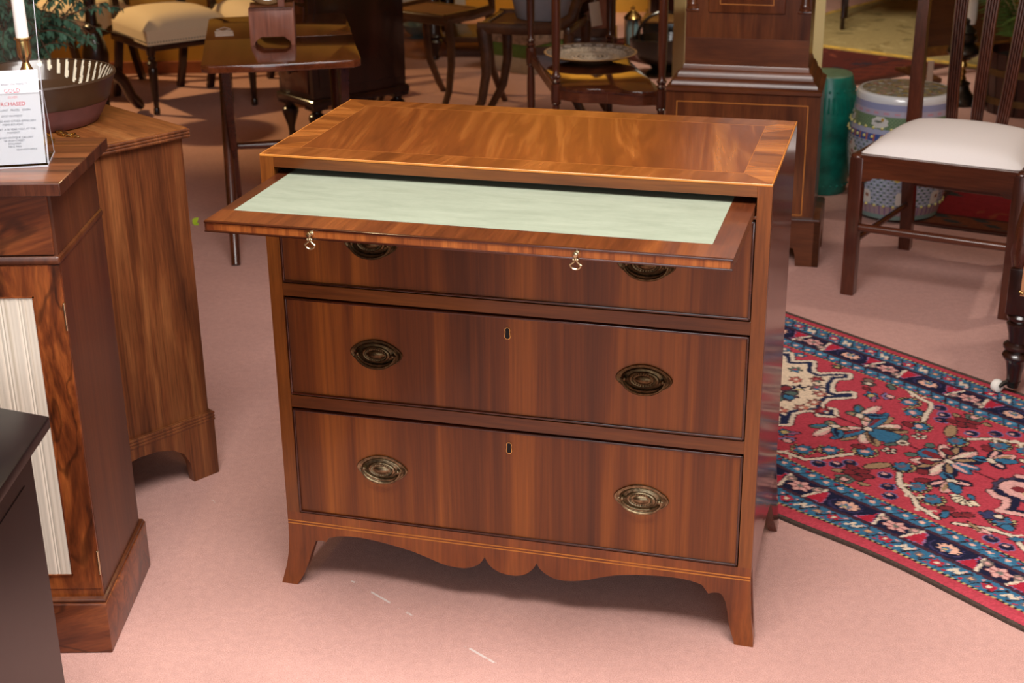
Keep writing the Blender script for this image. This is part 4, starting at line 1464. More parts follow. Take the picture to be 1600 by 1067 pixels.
sabre_chair('sabre_chair', 'sabre leg chair with empty caned seat next to the dark davenport', (-.145, 4.27, 0), R(-37.7), .42, .33)
qx, qy = .420, 4.195
sabre_chair('sabre_chair', 'sabre leg chair carrying the grey planter and a hanging price ticket', (qx, qy, 0), R(-105), .40, .42)
gp = thing('planter', 'large plain grey planter standing on the sabre leg chair', 'planter', (.625, 3.985, .4565), R(-20))
MB().lathe([(.135, 0), (.140, .004), (.168, .13), (.186, .26), (.194, .262), (.194, .278), (.180, .278), (.160, .12), (0, .10)], (0, 0, 0), 40, 1.0, .78, cap=False).build('pot', M_grey, gp)
tk = thing('price_ticket', 'cream card ticket hanging by string from the chair with the planter', 'price tag', (.815, 3.64, .565), R(12))
Mk = Matrix.Rotation(R(-8), 4, 'Y')
MB().box(-.023, .023, -.001, .001, -.09, .010, M=Mk).build('card', M_tagw, tk, smooth=False)
MB().tube([(0, 0, .010), (.012, .0, .05), (.008, .01, .11)], .0012, 6).build('string', M_tagw, tk)

# ------------------------------------------------------------------ cream upholstered chairs
nails = simple('nail_heads', (60, 66, 62), .4, .6)


def cream_chair(label, loc, rz):
    t = thing('upholstered_chair', label, 'chair', loc, rz, 'cream upholstered dining chairs by the mustard wall')
    w, dp = .42, .44
    for x in (.02, w - .02):
        pr = [(.010, 0), (.015, .004), (.015, .030), (.011, .036), (.013, .050), (.017, .12), (.021, .19), (.022, .215), (.017, .222), (.023, .232), (.023, .244), (.015, .252), (.020, .262), (.015, .272), (.021, .284), (.021, .33)]
        MB().lathe(pr, (x, .02, 0), 18).build('front_leg', M_dark, t)
    for x in (.04, w - .04):
        MB().tube([(x, dp + .09, 0), (x, dp + .04, .12), (x, dp - .01, .28), (x, dp - .012, .42), (x, dp + .01, .56), (x, dp + .06, .80), (x, dp + .08, .90)], [.019, .020, .022, .022, .019, .017, .016], 4, (1.1, 1.1), up=(0, 1, 0)).build('back_leg', M_dark, t, ang=30)
    MB().box(.005, w - .005, .004, dp, .295, .335, .004).build('seat_frame', M_dark, t, ang=30)
    MB().cushion([(-.004, -.006), (w + .004, -.006), (w - .02, dp), (.02, dp)], .325, .425, .040, 14, .05).build('seat', M_cream, t)
    m = MB()
    for i in range(30):
        m.ball((.004 + i * .0142, -.0075, .338), .0032, u=6, v=4)
        m.ball((-.004 + i * .0008, .004 + i * .0142, .338), .0032, u=6, v=4)
    o = m.build('nail_trim', nails, t)
    o['kind'] = 'stuff'
    MB().tube([(.02, dp + .082, .86), (.10, dp + .09, .90), (w / 2, dp + .10, .915), (w - .10, dp + .09, .90), (w - .02, dp + .082, .86)], .022, 8, (.7, 1.3)).build('top_rail', M_dark, t)
    MB().box(.05, w - .05, dp + .01, dp + .035, .60, .65, .006).build('cross_rail', M_dark, t, ang=30)
    return t


cc = cream_chair('cream upholstered chair nearest the coaching table, seen whole with turned front leg', (-1.192, 4.135, 0), R(37))
copy_tree(cc, 'cream upholstered chair partly hidden by the coaching table and round mirror', loc=(-.765, 4.31, 0), rz=R(37))
copy_tree(cc, 'cream upholstered chair half behind the dark pedestal column', loc=(-1.94, 4.56, 0), rz=R(-14))

# ------------------------------------------------------------------ tripod pedestal table, fig plant
pt_ = thing('tripod_table', 'dark mahogany pedestal of a tripod table behind the slipware bowl', 'table', (-1.42, 4.08, 0), R(52))
MB().lathe([(.030, .10), (.042, .12), (.046, .16), (.036, .19), (.044, .21), (.056, .25), (.060, .30), (.050, .35), (.036, .39), (.034, .40), (.044, .415), (.044, .43), (.030, .44), (.026, .48), (.030, .60), (.040, .66), (.046, .70)], (0, 0, 0), 24).build('column', M_dark, pt_)
for k in range(3):
    A = R(120 * k)
    c_, s_ = math.cos(A), math.sin(A)
    pts = [(.03, .20), (.08, .21), (.135, .16), (.175, .075), (.21, .035), (.228, .018)]
    MB().tube([(r * c_, r * s_, z) for r, z in pts], [.030, .030, .027, .025, .026, .018], 10, (1, .8), up=(-s_, c_, 0)).build('leg', M_dark, pt_)
MB().lathe([(0, .70), (.17, .70), (.18, .706), (.18, .716), (.17, .722), (.16, .716), (0, .716)], (0, 0, 0), 48).build('top', M_dark, pt_)

fp_ = thing('potted_fig', 'weeping fig with small dark bluish green leaves behind the bowl', 'potted plant', (-1.30, 2.62, 0))
MB().lathe([(.10, 0), (.105, .004), (.135, .22), (.145, .222), (.147, .25), (.135, .25), (.125, .20), (0, .20)], (0, 0, 0), 32, cap=False).build('pot', M_rubber, fp_)
MB().lathe([(0, .215), (.128, .215), (0, .222)], (0, 0, 0), 24, cap=False).build('soil', M_soil, fp_)
rng = random.Random(11)
stems, leaves = MB(), MB()


def leaf(mb, p, d, up, L, Wd):
    d = d.normalized()
    s = d.cross(up).normalized()
    n_ = s.cross(d)
    v = [mb.bm.verts.new(p + d * (L * a) + s * (Wd * b) + n_ * (L * c)) for a, b, c in ((0, 0, 0), (.32, .5, .04), (.32, -.5, .04), (.68, .38, .0), (.68, -.38, .0), (1, 0, -.10), (.32, 0, -.02), (.68, 0, -.06))]
    for f in ((0, 1, 6), (0, 6, 2), (1, 3, 7, 6), (6, 7, 4, 2), (3, 5, 7), (7, 5, 4)):
        mb.bm.faces.new([v[i] for i in f])


for b_ in range(84):
    az = rng.uniform(0, 6.283)
    rad = rng.uniform(.12, .40)
    z1 = rng.uniform(.66, 1.05)
    tip = Vector((rad * math.cos(az), rad * math.sin(az), z1 - rad * .35))
    p0 = Vector((rng.uniform(-.02, .02), rng.uniform(-.02, .02), rng.uniform(.35, .75)))
    mid = (p0 + tip) / 2 + Vector((0, 0, .12))
    P = []
    for i in range(9):
        t = i / 8
        P.append(p0 * (1 - t) ** 2 + mid * 2 * t * (1 - t) + tip * t * t)
    stems.tube(P, [.0042 - .0032 * i / 8 for i in range(9)], 5)
    for i in range(40):
        t = rng.uniform(.22, 1.0)
        k = min(7, int(t * 8))
        p = P[k].lerp(P[k + 1], t * 8 - k)
        dr = (P[k + 1] - P[k]).normalized()
        d = Vector((dr.x * .5 + rng.uniform(-.8, .8), dr.y * .5 + rng.uniform(-.8, .8), -.55 + rng.uniform(-.5, .4)))
        leaf(leaves, p, d, Vector((rng.uniform(-.3, .3), rng.uniform(-.3, .3), 1)), rng.uniform(.024, .040), rng.uniform(.011, .017))
stems.tube([(0, 0, .20), (.01, -.01, .5), (-.01, .01, .95)], [.012, .010, .006], 8)
stems.build('branches', M_stem, fp_)
o = leaves.build('foliage', M_leaf, fp_, ang=80)
o['kind'] = 'stuff'

lf = MB()
leaf(lf, Vector((0, 0, .004)), Vector((.7, -.3, .7)), Vector((0, -1, .6)), .050, .030)
leaf(lf, Vector((.006, 0, .002)), Vector((.9, -.5, .1)), Vector((0, -.6, 1)), .034, .024)
o = lf.build('fallen_leaf', M_lime)
o.location = (-.685, 2.44, .0)
o.scale = (.72, .72, .72)
tag(o, 'bright lime green leaf on the carpet just past the worn chest', 'leaf')

# ------------------------------------------------------------------ right background: lamp, cheval frame, palm in bucket, table leg
lp = thing('oil_lamp', 'dark pewter and brass oil lamp with pale glass chimney on the floor', 'lamp', (2.55, 4.17, 0))
MB().lathe([(.075, 0), (.078, .006), (.074, .03), (.060, .05), (.045, .07), (.040, .09), (.046, .10), (.030, .11)], (0, 0, 0), 28).build('base', M_pewter, lp)
MB().lathe([(.020, .105), (.026, .12), (.018, .135), (.024, .15), (.016, .165), (.024, .18), (.018, .20), (.040, .212), (.030, .22)], (0, 0, 0), 20).build('brass_stem', M_brass, lp)
MB().lathe([(.030, .215), (.060, .225), (.075, .245), (.070, .265), (.045, .285), (.055, .295), (.058, .31), (.046, .33), (.052, .338), (.03, .36), (.018, .37), (.022, .39), (.012, .40)], (0, 0, 0), 28).build('reservoir', M_pewter, lp)
MB().lathe([(.018, .37), (.022, .40), (.021, .60)], (.022, .0, 0), 16).build('glass_chimney', M_porcelain, lp)
tl = thing('price_label', 'small white label propped beside the oil lamp', 'price tag', (2.425, 4.24, 0), R(5))
MB().box(-.014, .014, -.001, .001, .0, .19).build('card', M_tagw, tl, smooth=False)

cf = thing('cheval_frame', 'brown wooden standing frame with dark panel behind the famille rose stool', 'screen', (2.52, 4.78, 0), R(20))
for x in (0, .56):
    MB().box(x - .028, x + .028, -.022, .022, .03, 1.45, .006).build('upright', M_gilt, cf, ang=25)
    MB().prism([(-.16, 0), (-.16, .022), (-.09, .030), (-.035, .055), (.035, .055), (.09, .030), (.16, .022), (.16, 0)], 'x', x - .03, x + .03, bev=.003).build('foot', M_walnut, cf, ang=25)
MB().box(.03, .53, -.012, .012, .14, 1.42, .003).build('panel', M_walnut, cf, smooth=False)
MB().box(.03, .53, -.02, .02, .10, .15, .005).build('bottom_rail', M_gilt, cf, ang=25)

pb = thing('palm_bucket', 'palm growing in a dark coopered bucket with brass bands', 'potted plant', (2.81, 4.03, 0))
for i in range(22):
    A = 2 * math.pi * i / 22
    M = Matrix.Rotation(A, 4, 'Z')
    hw = .0265
    m = MB()
    m.prism([(.178, -hw * .93), (.190, -hw * .93), (.190, hw * .93), (.178, hw * .93)], 'z', 0.0, .275, lambda x, y, z: tuple(M @ Vector((x * (.92 + .3 * z), y * (.92 + .3 * z), z))))
    m.build('stave', M_barrel, pb, smooth=False)
for z in (.045, .175):
    r0, r1 = .191 * (.92 + .3 * z), .191 * (.92 + .3 * (z + .03))
    MB().lathe([(r0, z), (r0 + .004, z), (r1 + .004, z + .03), (r1, z + .03)], (0, 0, 0), 44, cap=False).build('brass_band', M_band, pb)
MB().lathe([(0, .24), (.172, .24), (0, .246)], (0, 0, 0), 24, cap=False).build('soil', M_soil, pb)
rng = random.Random(7)
st, lv = MB(), MB()
for i in range(11):
    A = rng.uniform(0, 6.283)
    R0, hgt = rng.uniform(.16, .40), rng.uniform(.25, .55)
    P = []
    for k in range(9):
        t = k / 8
        P.append(Vector((R0 * t ** 1.4 * math.cos(A) - .03, R0 * t ** 1.4 * math.sin(A), .24 + hgt * (t * 1.6 - .75 * t * t))))
    st.tube(P, [.006 - .005 * k / 8 for k in range(9)], 5)
    for k in range(46):
        t = .22 + .78 * k / 46
        j = min(7, int(t * 8))
        p = P[j].lerp(P[j + 1], t * 8 - j)
        d = (P[j + 1] - P[j]).normalized()
        s = d.cross(Vector((0, 0, 1))).normalized() * (1 if k % 2 else -1)
        leaf(lv, p, s * .9 + d * .6 + Vector((0, 0, -.35)), Vector((0, 0, 1)), rng.uniform(.09, .15), .010)
st.build('stems', simple('pale_stem', (150, 140, 96), .6), pb)
o = lv.build('fronds', M_palm, pb, ang=80)
o['kind'] = 'stuff'

ft = thing('side_table', 'dark table with slim turned legs standing on the beige rug', 'table', (2.41, 6.06, .013), R(-15))
for x, y in ((0, 0), (.50, 0), (0, .4), (.50, .4)):
    MB().lathe([(.010, 0), (.014, .006), (.012, .06), (.016, .07), (.012, .08), (.018, .35), (.022, .60), (.022, .68)], (x, y, 0), 14).build('leg', M_dark, ft)
MB().box(-.04, .54, -.04, .44, .66, .71, .004).build('top', M_dark, ft, ang=25)

# ------------------------------------------------------------------ middle background
struct(MB().box(-.45, 1.95, 6.85, 6.97, 0, H).build('wall_recess', M_mustard, smooth=False), 'mustard wall behind the dark bookcase')
bk = thing('bookcase_base', 'dark mahogany bookcase base behind the whatnot', 'cabinet', (.72, 5.62, 0), R(-4))
MB().box(0, .33, 0, .40, .06, 1.5, .003).build('carcass', M_dark, bk, ang=25)
MB().box(-.01, .34, -.012, .40, 0, .07, .004).build('plinth', M_dark, bk, ang=25)
for x in (.04, .19):
    MB().box(x, x + .11, -.008, .002, .12, 1.4, .004).build('door_panel', M_redmah, bk, ang=25)
ln = thing('brass_lantern', 'small brass and glass lantern on the floor beside the bookcase base', 'lantern', (1.145, 5.62, 0))
m = MB()
m.lathe([(.055, 0), (.058, .01), (.05, .022), (.03, .03)], (0, 0, 0), 20)
m.lathe([(.045, .165), (.052, .175), (.030, .20), (.010, .215), (.012, .23), (0, .24)], (0, 0, 0), 20)
for k in range(4):
    A = math.pi / 2 * k
    m.tube([(.042 * math.cos(A), .042 * math.sin(A), .025), (.042 * math.cos(A), .042 * math.sin(A), .17)], .005, 6)
m.build('frame', M_brass, ln)
MB().lathe([(.034, .03), (.037, .10), (.034, .165)], (0, 0, 0), 20, cap=False).build('glass', M_bluegl, ln)
dk = thing('dark_cupboard', 'nearly black cupboard beyond the lacquer box, left of the pillar', 'cabinet', (1.30, 6.25, 0), R(-3))
MB().box(0, .62, 0, .36, .05, 1.5, .004).build('carcass', M_dark, dk, ang=25)
MB().box(-.01, .63, -.012, .36, 0, .06, .004).build('plinth', M_dark, dk, ang=25)
for x in (.03, .32):
    MB().box(x, x + .27, -.010, .002, .10, 1.44, .005).build('door', M_dark, dk, ang=25)
sc = thing('coal_scuttle', 'black lacquered helmet coal scuttle behind the whatnot', 'coal scuttle', (1.245, 4.92, 0), R(15))
MB().lathe([(.07, 0), (.085, .004), (.075, .02), (.05, .035), (.06, .05), (.12, .09), (.15, .14), (.155, .19), (.145, .195), (.12, .12), (0, .08)], (0, 0, 0), 32, 1.15, .85, cap=False).build('bowl', M_lac, sc)
MB().tube([(-.15 * math.cos(R(t)), 0, .17 + .15 * math.sin(R(t))) for t in range(0, 181, 15)], .008, 8, up=(0, 1, 0)).build('handle', M_lac, sc)
bx = thing('lacquer_box', 'black lacquer box with gilt edged lid near the coal scuttle', 'box', (1.19, 5.52, 0), R(-10))
MB().box(0, .30, 0, .22, 0, .16, .004).build('body', M_lac, bx, ang=25)
MB().box(-.008, .308, -.008, .228, .16, .178, .005).build('lid', M_gilt, bx, ang=25)

pbx = thing('painted_box', 'box with floral lid, green band and pale base under the sabre leg chairs', 'box', (.315, 5.14, 0), math.atan2(4.926 - 5.12, .556 - .302))
MB().box(0, .34, 0, .26, 0, .080, .003).build('base', M_stone, pbx, ang=25)
MB().box(.002, .338, .002, .258, .080, .150, .002).build('green_band', M_grnband, pbx, ang=25)
MB().box(-.004, .344, -.004, .264, .150, .235, .004).build('lid', M_floral, pbx, ang=25)

st_ = thing('low_table', 'dark table with turned legs and a low shelf beyond the caned chairs', 'table', (.049, 5.40, 0), R(-8))
for x, y in ((0, 0), (.55, .06), (0, .45), (.55, .5)):
    MB().lathe([(.020, 0), (.028, .008), (.022, .03), (.036, .07), (.050, .10), (.038, .115), (.055, .13), (.042, .15), (.042, .36), (.030, .38), (.036, .44), (.036, .50)], (x, y, 0), 16).build('leg', M_dark, st_)
MB().box(-.06, .61, -.05, .56, .50, .54, .004).build('top', M_dark, st_, ang=25)
MB().box(.02, .53, .04, .46, .085, .115, .003).build('low_shelf', M_walnut, st_, ang=25)
wb = thing('white_chest', 'white painted low chest far back between the davenport and caned chair', 'chest', (-.30, 6.35, 0), R(4))
MB().box(0, .5, 0, .32, .06, .42, .006).build('body', M_porcelain, wb, ang=25)
MB().box(-.01, .51, -.01, .33, .42, .445, .004).build('lid', M_porcelain, wb, ang=25)
for x in (.03, .44):
    MB().box(x, x + .03, .01, .04, 0, .06).build('foot', M_dark, wb, smooth=False)
    MB().box(x, x + .03, .28, .31, 0, .06).build('foot', M_dark, wb, smooth=False)
gb = thing('glass_bowl', 'pale blue glass bowl on the floor before the white chest', 'bowl', (-.07, 6.06, 0))
MB().lathe([(.05, 0), (.055, .004), (.04, .012), (.08, .04), (.10, .08), (.095, .08), (.07, .04), (0, .02)], (0, 0, 0), 28, cap=False).build('bowl', M_bluegl, gb)

# ------------------------------------------------------------------ rugs
E_, N2 = np.array([.632, -.775]), np.array([.775, .632])
RED, NAVY, BLUE, CREAM, PINK, TAN, BROWN, MAROON = (180, 66, 78), (32, 34, 58), (56, 108, 140), (216, 198, 176), (216, 164, 156), (160, 130, 98), (62, 46, 44), (124, 46, 52)
GRN, YEL, DKL = (86, 104, 96), (186, 168, 112), (48, 36, 40)


def main_rug():
    rs = .0034
    u = np.arange(-1.55, 1.36, rs)
    v = np.arange(-.020, .922, rs)
    U, V = np.meshgrid(u, v, indexing='ij')
    uc, vc_ = -.12, .455
    FU, FV = uc + np.abs(U - uc), vc_ - np.abs(V - vc_)          # the field repeats by mirror symmetry
    rg = np.random.RandomState(8)
    J = lambda a: a + (rg.rand(*a.shape) - .5) * .0035
    p = Paint(J(FU), J(FV), RED)
    O = DKL

    def eo(u, v, a, b, c, rot=0, lobes=0, depth=.25, w=.0036):
        p.ell(u, v, a + w, b + w, O, rot, lobes, depth)
        p.ell(u, v, a, b, c, rot, lobes, depth)
    # medallion
    md = [(-.125, .242), (-.119, .227), (-.076, .270), (-.039, .227), (.001, .278), (.027, .282), (.062, .234), (.080, .222), (.094, .243), (.074, .271), (.088, .306), (.122, .350), (.137, .348), (.162, .312), (.178, .330), (.142, .385),
          (.151, .425), (.169, .445), (.196, .430), (.222, .456), (.222, .50), (-.20, .50), (-.20, .242)]
    sd = p.sdf(md)
    p.put(sd > -.014, O)
    p.put(sd > -.011, CREAM)
    p.put(sd > .0005, (38, 44, 72))
    p.put(sd > .0130, CREAM)
    p.put(sd > .016, (222, 200, 172))
    for i, (a, b, c) in enumerate(((-.036, .303, GRN), (.010, .354, (170, 96, 86)), (.046, .312, MAROON), (.050, .391, NAVY), (.077, .352, (110, 90, 90)), (.111, .378, (150, 90, 84)), (-.085, .345, BLUE), (-.060, .405, GRN), (.180, .452, MAROON), (.135, .430, (150, 90, 80)))):
        eo(a, b, .021, .019, c, 30 * i, 6, .45)
        p.ell(a + .008, b + .006, .008, .008, [BLUE, (196, 120, 100), GRN, YEL][i % 4])
        p.ell(a, b, .006, .006, CREAM if i % 2 else (180, 80, 80))
    eo(.02, .455, .075, .055, (90, 70, 80), 0, 10, .3)
    for i in range(9):
        t = i * 40
        eo(.02 + .052 * math.cos(R(t)), .455 + .038 * math.sin(R(t)), .016, .012, [BLUE, MAROON, GRN][i % 3], t)
    eo(.02, .455, .022, .018, CREAM)
    p.ell(.02, .455, .013, .010, MAROON)
    # stem along the axis and palmettes
    p.line([(.222, .455), (.70, .455)], .003, (92, 36, 44))

    def palm(cu, cv, petals, cc=CREAM):
        for (tu, tv, w, c, c2) in petals:
            L = math.hypot(tu - cu, tv - cv)
            an = math.degrees(math.atan2(tv - cv, tu - cu))
            mu, mv = cu + (tu - cu) * .55, cv + (tv - cv) * .55
            eo(mu, mv, L * .5, w, c, an, 0)
            p.ell(mu + (tv - cv) * .05, mv - (tu - cu) * .05, L * .40, w * .45, c2, an)
        eo(cu, cv, .014, .008, cc, 30)
    palm(.326, .455, [(.322, .362, .015, TAN, BROWN), (.365, .385, .017, PINK, CREAM), (.395, .398, .014, TAN, BROWN), (.412, .438, .019, BLUE, BLUE), (.268, .392, .013, CREAM, PINK), (.300, .350, .013, BLUE, MAROON)])
    palm(.262, .408, [(.222, .362, .012, GRN, BLUE), (.262, .330, .013, PINK, CREAM), (.230, .415, .012, GRN, TAN), (.308, .365, .013, BLUE, NAVY), (.296, .415, .010, TAN, PINK)])
    palm(.560, .455, [(.482, .445, .022, BLUE, MAROON), (.498, .395, .016, PINK, CREAM), (.530, .372, .017, NAVY, TAN), (.570, .368, .015, PINK, CREAM), (.606, .395, .016, NAVY, TAN), (.625, .438, .013, BLUE, PINK)])
    palm(.620, .378, [(.583, .395, .013, BLUE, NAVY), (.600, .322, .014, NAVY, PINK), (.640, .318, .015, PINK, TAN), (.662, .338, .013, BLUE, BLUE), (.660, .392, .014, NAVY, PINK)])
    # blue palmette flowers with a fringe of pale dots
    for (a, b, rot) in ((.294, .249, 20), (.339, .294, 30), (.399, .350, 40), (.504, .351, 60), (.586, .295, 50), (.643, .270, 40), (.80, .30, 20), (.88, .35, 30), (.96, .27, 10)):
        for t in range(150, 391, 24):
            p.ell(a + .028 * math.cos(R(t + rot)), b + .026 * math.sin(R(t + rot)), .0062, .0062, O)
            p.ell(a + .028 * math.cos(R(t + rot)), b + .026 * math.sin(R(t + rot)), .0032, .0032, (186, 168, 120))
        eo(a, b, .024, .021, BLUE, rot + 90, 7, .25)
        p.ell(a - .002, b, .011, .008, PINK if a < .45 else (110, 92, 104), rot)
    for pts in ([(.215, .180), (.240, .186), (.262, .196), (.291, .208), (.332, .212), (.352, .240), (.365, .275), (.385, .315)],
                [(.519, .318), (.540, .290), (.557, .270), (.585, .258), (.611, .246), (.640, .220), (.668, .214), (.704, .205)],
                [(.74, .215), (.80, .25), (.85, .26), (.92, .22), (.98, .22)]):
        p.line(pts, .0085, O)
        p.line(pts, .0056, CREAM)
        for i, (a, b) in enumerate(pts[1:-1]):
            s = 1 if i % 2 else -1
            p.line([(a, b), (a + .014, b + .018 * s)], .0034, CREAM)
    for i, (a, b) in enumerate(((.366, .219), (.396, .246), (.411, .276), (.504, .286), (.543, .245), (.573, .213), (.83, .215), (.87, .21))):
        p.ell(a, b, .019, .017, (120, 108, 150))
        p.ell(a, b, .016, .014, NAVY)
        p.ell(a - .004, b + .004, .007, .005, PINK if i % 2 else (140, 90, 90))
    eo(.462, .312, .034, .0135, TAN, 62)
    for (a, b, rt) in ((.432, .262, 0), (.458, .262, 40), (.442, .238, 0), (.478, .250, 20), (.470, .228, 0), (.372, .360, 20), (.575, .330, 40), (.690, .258, 30), (.525, .415, 20), (.735, .265, 50)):
        eo(a, b, .017, .010, MAROON, rt)
    eo(.418, .225, .011, .007, TAN, 20)
    eo(.500, .215, .013, .006, TAN, 10)
    eo(.455, .205, .026, .018, GRN, 0, 5, .2)
    eo(.455, .204, .013, .010, PINK, 0, 4, .3)
    eo(.478, .418, .013, .010, GRN, 40)
    eo(.414, .429, .018, .007, GRN, 60)
    eo(.205, .205, .020, .008, GRN, 30)
    eo(.427, .455, .014, .014, CREAM, 45)
    p.ell(.427, .455, .007, .007, BROWN)
    for i in range(5):
        eo(.432 + .012 * math.cos(i * 1.3), .396 + .012 * math.sin(i * 1.3), .005, .005, CREAM)
    # second (off frame) medallion and its surroundings
    eo(.745, .455, .062, .060, (70, 62, 84), 0, 12, .10)
    eo(.745, .455, .046, .044, PINK)
    p.ell(.742, .455, .016, .015, MAROON)
    p.ell(.765, .450, .007, .010, YEL)
    for pts in ([(.704, .400), (.728, .388), (.750, .395), (.768, .362), (.770, .335), (.800, .352), (.84, .37)],):
        p.line([(a + .012, b + .016) for a, b in pts], .010, NAVY)
        p.line(pts, .011, O)
        p.line(pts, .008, PINK)
    for k in range(6):
        t = R(200 + k * 28)
        eo(.693 + .024 * math.cos(t), .330 + .020 * math.sin(t), .013, .007, (224, 208, 178), 200 + k * 28)
    eo(.693, .345, .012, .006, BLUE, -30)
    for (a, b, ra, rb, c, rt) in ((.771, .305, .028, .020, (60, 62, 96), 20), (.785, .312, .010, .008, CREAM, 0), (.824, .285, .014, .012, BLUE, 0), (.800, .232, .020, .009, PINK, 20), (.721, .250, .008, .012, MAROON, 0),
                                  (.867, .256, .018, .010, BLUE, 40), (.703, .232, .008, .018, BLUE, 20), (.775, .235, .024, .005, TAN, -20), (.549, .365, .014, .012, MAROON, 0), (.152, .232, .022, .016, (90, 80, 80), 0), (.152, .232, .010, .008, CREAM, 0),
                                  (.206, .288, .026, .018, BLUE, 30), (.206, .288, .012, .009, YEL, 0), (.222, .300, .02, .006, (150, 90, 120), 60), (.139, .214, .014, .010, (120, 100, 90), 0), (.027, .205, .016, .014, GRN, 0), (.029, .207, .007, .006, YEL, 0),
                                  (-.093, .214, .020, .014, BLUE, 0), (-.09, .216, .008, .006, CREAM, 0), (.233, .262, .022, .014, (130, 110, 150), 40), (.240, .256, .012, .009, PINK, 0), (.17, .262, .018, .008, MAROON, 20)):
        eo(a, b, ra, rb, c, rt, 5 if ra > .015 else 0, .3)
    field = p.C
    # borders: drawn in their own coordinates, w = distance from the rug's long edge, both sides alike
    far = V > vc_
    Wd = np.where(far, .905 - V, V)
    phase = np.where(far, .124, .158)
    K = (J(U) - phase) / .254
    cell = np.floor(K + .5)
    s = (K + .5 - np.floor(K + .5) - .5) * .254          # -.127..127 about each flower
    b = Paint(s, J(Wd), RED)
    b.put(b.V > .016, BLUE)
    b.put(np.abs(b.V - .016) < .0034, DKL)
    b.put((np.abs(b.V - .0165) < .0030) & (np.mod(np.floor(U / .007), 2) == 0), YEL)
    b.put((b.V > .070) & (b.V < .145), NAVY)
    b.put(np.abs(b.V - .073) < .0055, (70, 44, 56))
    b.put(np.abs(b.V - .143) < .0050, (70, 44, 56))
    b.put(np.abs(b.V - .184) < .0040, DKL)
    b.put((np.abs(b.V - .1845) < .0028) & (np.mod(np.floor(U / .007), 2) == 0), YEL)
    # main border
    for c0 in (0.0,):
        b.ell(c0, .109, .034, .025, (70, 30, 36), 0, 6, .35)
        b.ell(c0, .109, .031, .022, PINK, 0, 6, .35)
        for t in range(0, 180, 60):
            b.line([(c0 - .022 * math.cos(R(t)), .109 - .016 * math.sin(R(t))), (c0 + .022 * math.cos(R(t)), .109 + .016 * math.sin(R(t)))], .0022, (150, 90, 92))
        b.ell(c0, .109, .008, .006, (110, 110, 104))
    for sg in (-1, 1):
        c1 = sg * .127
        b.ell(c1, .108, .040, .027, (60, 56, 92))
        b.ell(c1, .110, .036, .024, NAVY)
        b.ell(c1 + .004, .111, .029, .019, (222, 172, 150), 0, 9, .25)
        b.ell(c1 + .002, .106, .015, .011, BLUE, 0, 5, .3)
        b.ell(c1, .104, .006, .004, YEL)
    for x0, fl_ in ((.062, 1), (-.062, -1)):
        b.poly([(x0 - .026, .080), (x0 + .026, .080), (x0 + .004 * fl_, .132), (x0 - .008 * fl_, .132)], (150, 112, 150))
        b.poly([(x0 - .022, .081), (x0 + .022, .081), (x0 + .003 * fl_, .128), (x0 - .006 * fl_, .128)], (176, 44, 62))
        b.line([(x0 - .026 * fl_, .080), (x0 - .010 * fl_, .135)], .0042, CREAM)
        b.ell(x0 - .024 * fl_, .122, .012, .012, (128, 112, 104))
        b.ell(x0 - .024 * fl_, .122, .006, .005, PINK)
    # outer guard
    for x0 in (-.127, -.085, -.042, 0, .042, .085, .127):
        i = int(round(x0 / .042))
        b.line([(x0 - .012, .026), (x0 + .010, .062)], .0022, DKL)
        b.line([(x0 + .010, .062), (x0 + .028, .028)], .0018, DKL)
        if i % 3 == 0:
            b.ell(x0 + .020, .044, .018, .015, (172, 44, 62), 0, 5, .3)
            b.ell(x0 + .020, .044, .006, .006, CREAM)
        elif i % 3 == 1:
            b.line([(x0 + .012, .036), (x0 + .022, .054), (x0 + .030, .040), (x0 + .038, .052)], .0042, CREAM)
        else:
            b.ell(x0 + .020, .044, .014, .011, (100, 96, 104), 0, 4, .3)
            b.ell(x0 + .020, .044, .006, .005, (216, 160, 120))
        b.ell(x0 - .002, .058, .0045, .0035, PINK)
        b.ell(x0 + .004, .028, .0045, .0035, (172, 44, 62))
        # inner guard
        b.line([(x0, .150), (x0 + .018, .176)], .0022, DKL)
        b.ell(x0 + .026, .164, .0065, .0055, (226, 178, 160))
        b.ell(x0 + .006, .172, .006, .004, (150, 44, 62))
        b.ell(x0 - .008, .156, .008, .004, (84, 140, 168))
    C = np.where((Wd < .187)[..., None], b.C, field)
    # end borders so that the rug is whole beyond the frame
    We = np.minimum(U + 1.55, 1.353 - U)
    for lo, hi, c in ((0, .02, RED), (.02, .07, BLUE), (.07, .145, NAVY), (.145, .185, BLUE)):
        C[(We >= lo) & (We < hi) & (Wd > We)] = lin(c)[:3]
    C *= (1 + (rg.rand(*U.shape) - .5) * .34)[..., None]
    # lie of the rug: slightly wavy near edge and low ripples
    wav = (-.014 * np.exp(-((U - .46) / .16) ** 2) + .006 * np.sin(U * 9 + 1)) * np.clip(1 - V / .25, 0, 1)
    Vv = V + wav
    X = U * E_[0] + (Vv + .985) * N2[0]
    Y = U * E_[1] + (Vv + .985) * N2[1]
    edge = np.minimum(np.minimum(V + .020, .920 - V), np.minimum(U + 1.55, 1.353 - U))
    Z = .0015 + .0065 * np.clip(edge / .010, 0, 1) ** .5 + .003 * (1 + np.sin(U * 14)) * np.clip(1 - V / .12, 0, 1) * np.clip(edge / .02, 0, 1) + rg.rand(*U.shape) * .0006
    t = thing('persian_rug', 'red Persian rug with blue borders and a cream medallion, running behind the chest of drawers', 'rug', (0, 0, 0))
    grid_obj('pile', np.stack([X, Y, Z], -1), C, M_vrug, t)
    for row in (0, -1):
        P = [(X[i, row], Y[i, row], .004) for i in range(0, len(u), 6)]
        MB().tube(P, .0058, 6).build('selvage', simple('dark_wool_cord', (70, 54, 46), .95, var=.4, vscale=140), t)


main_rug()


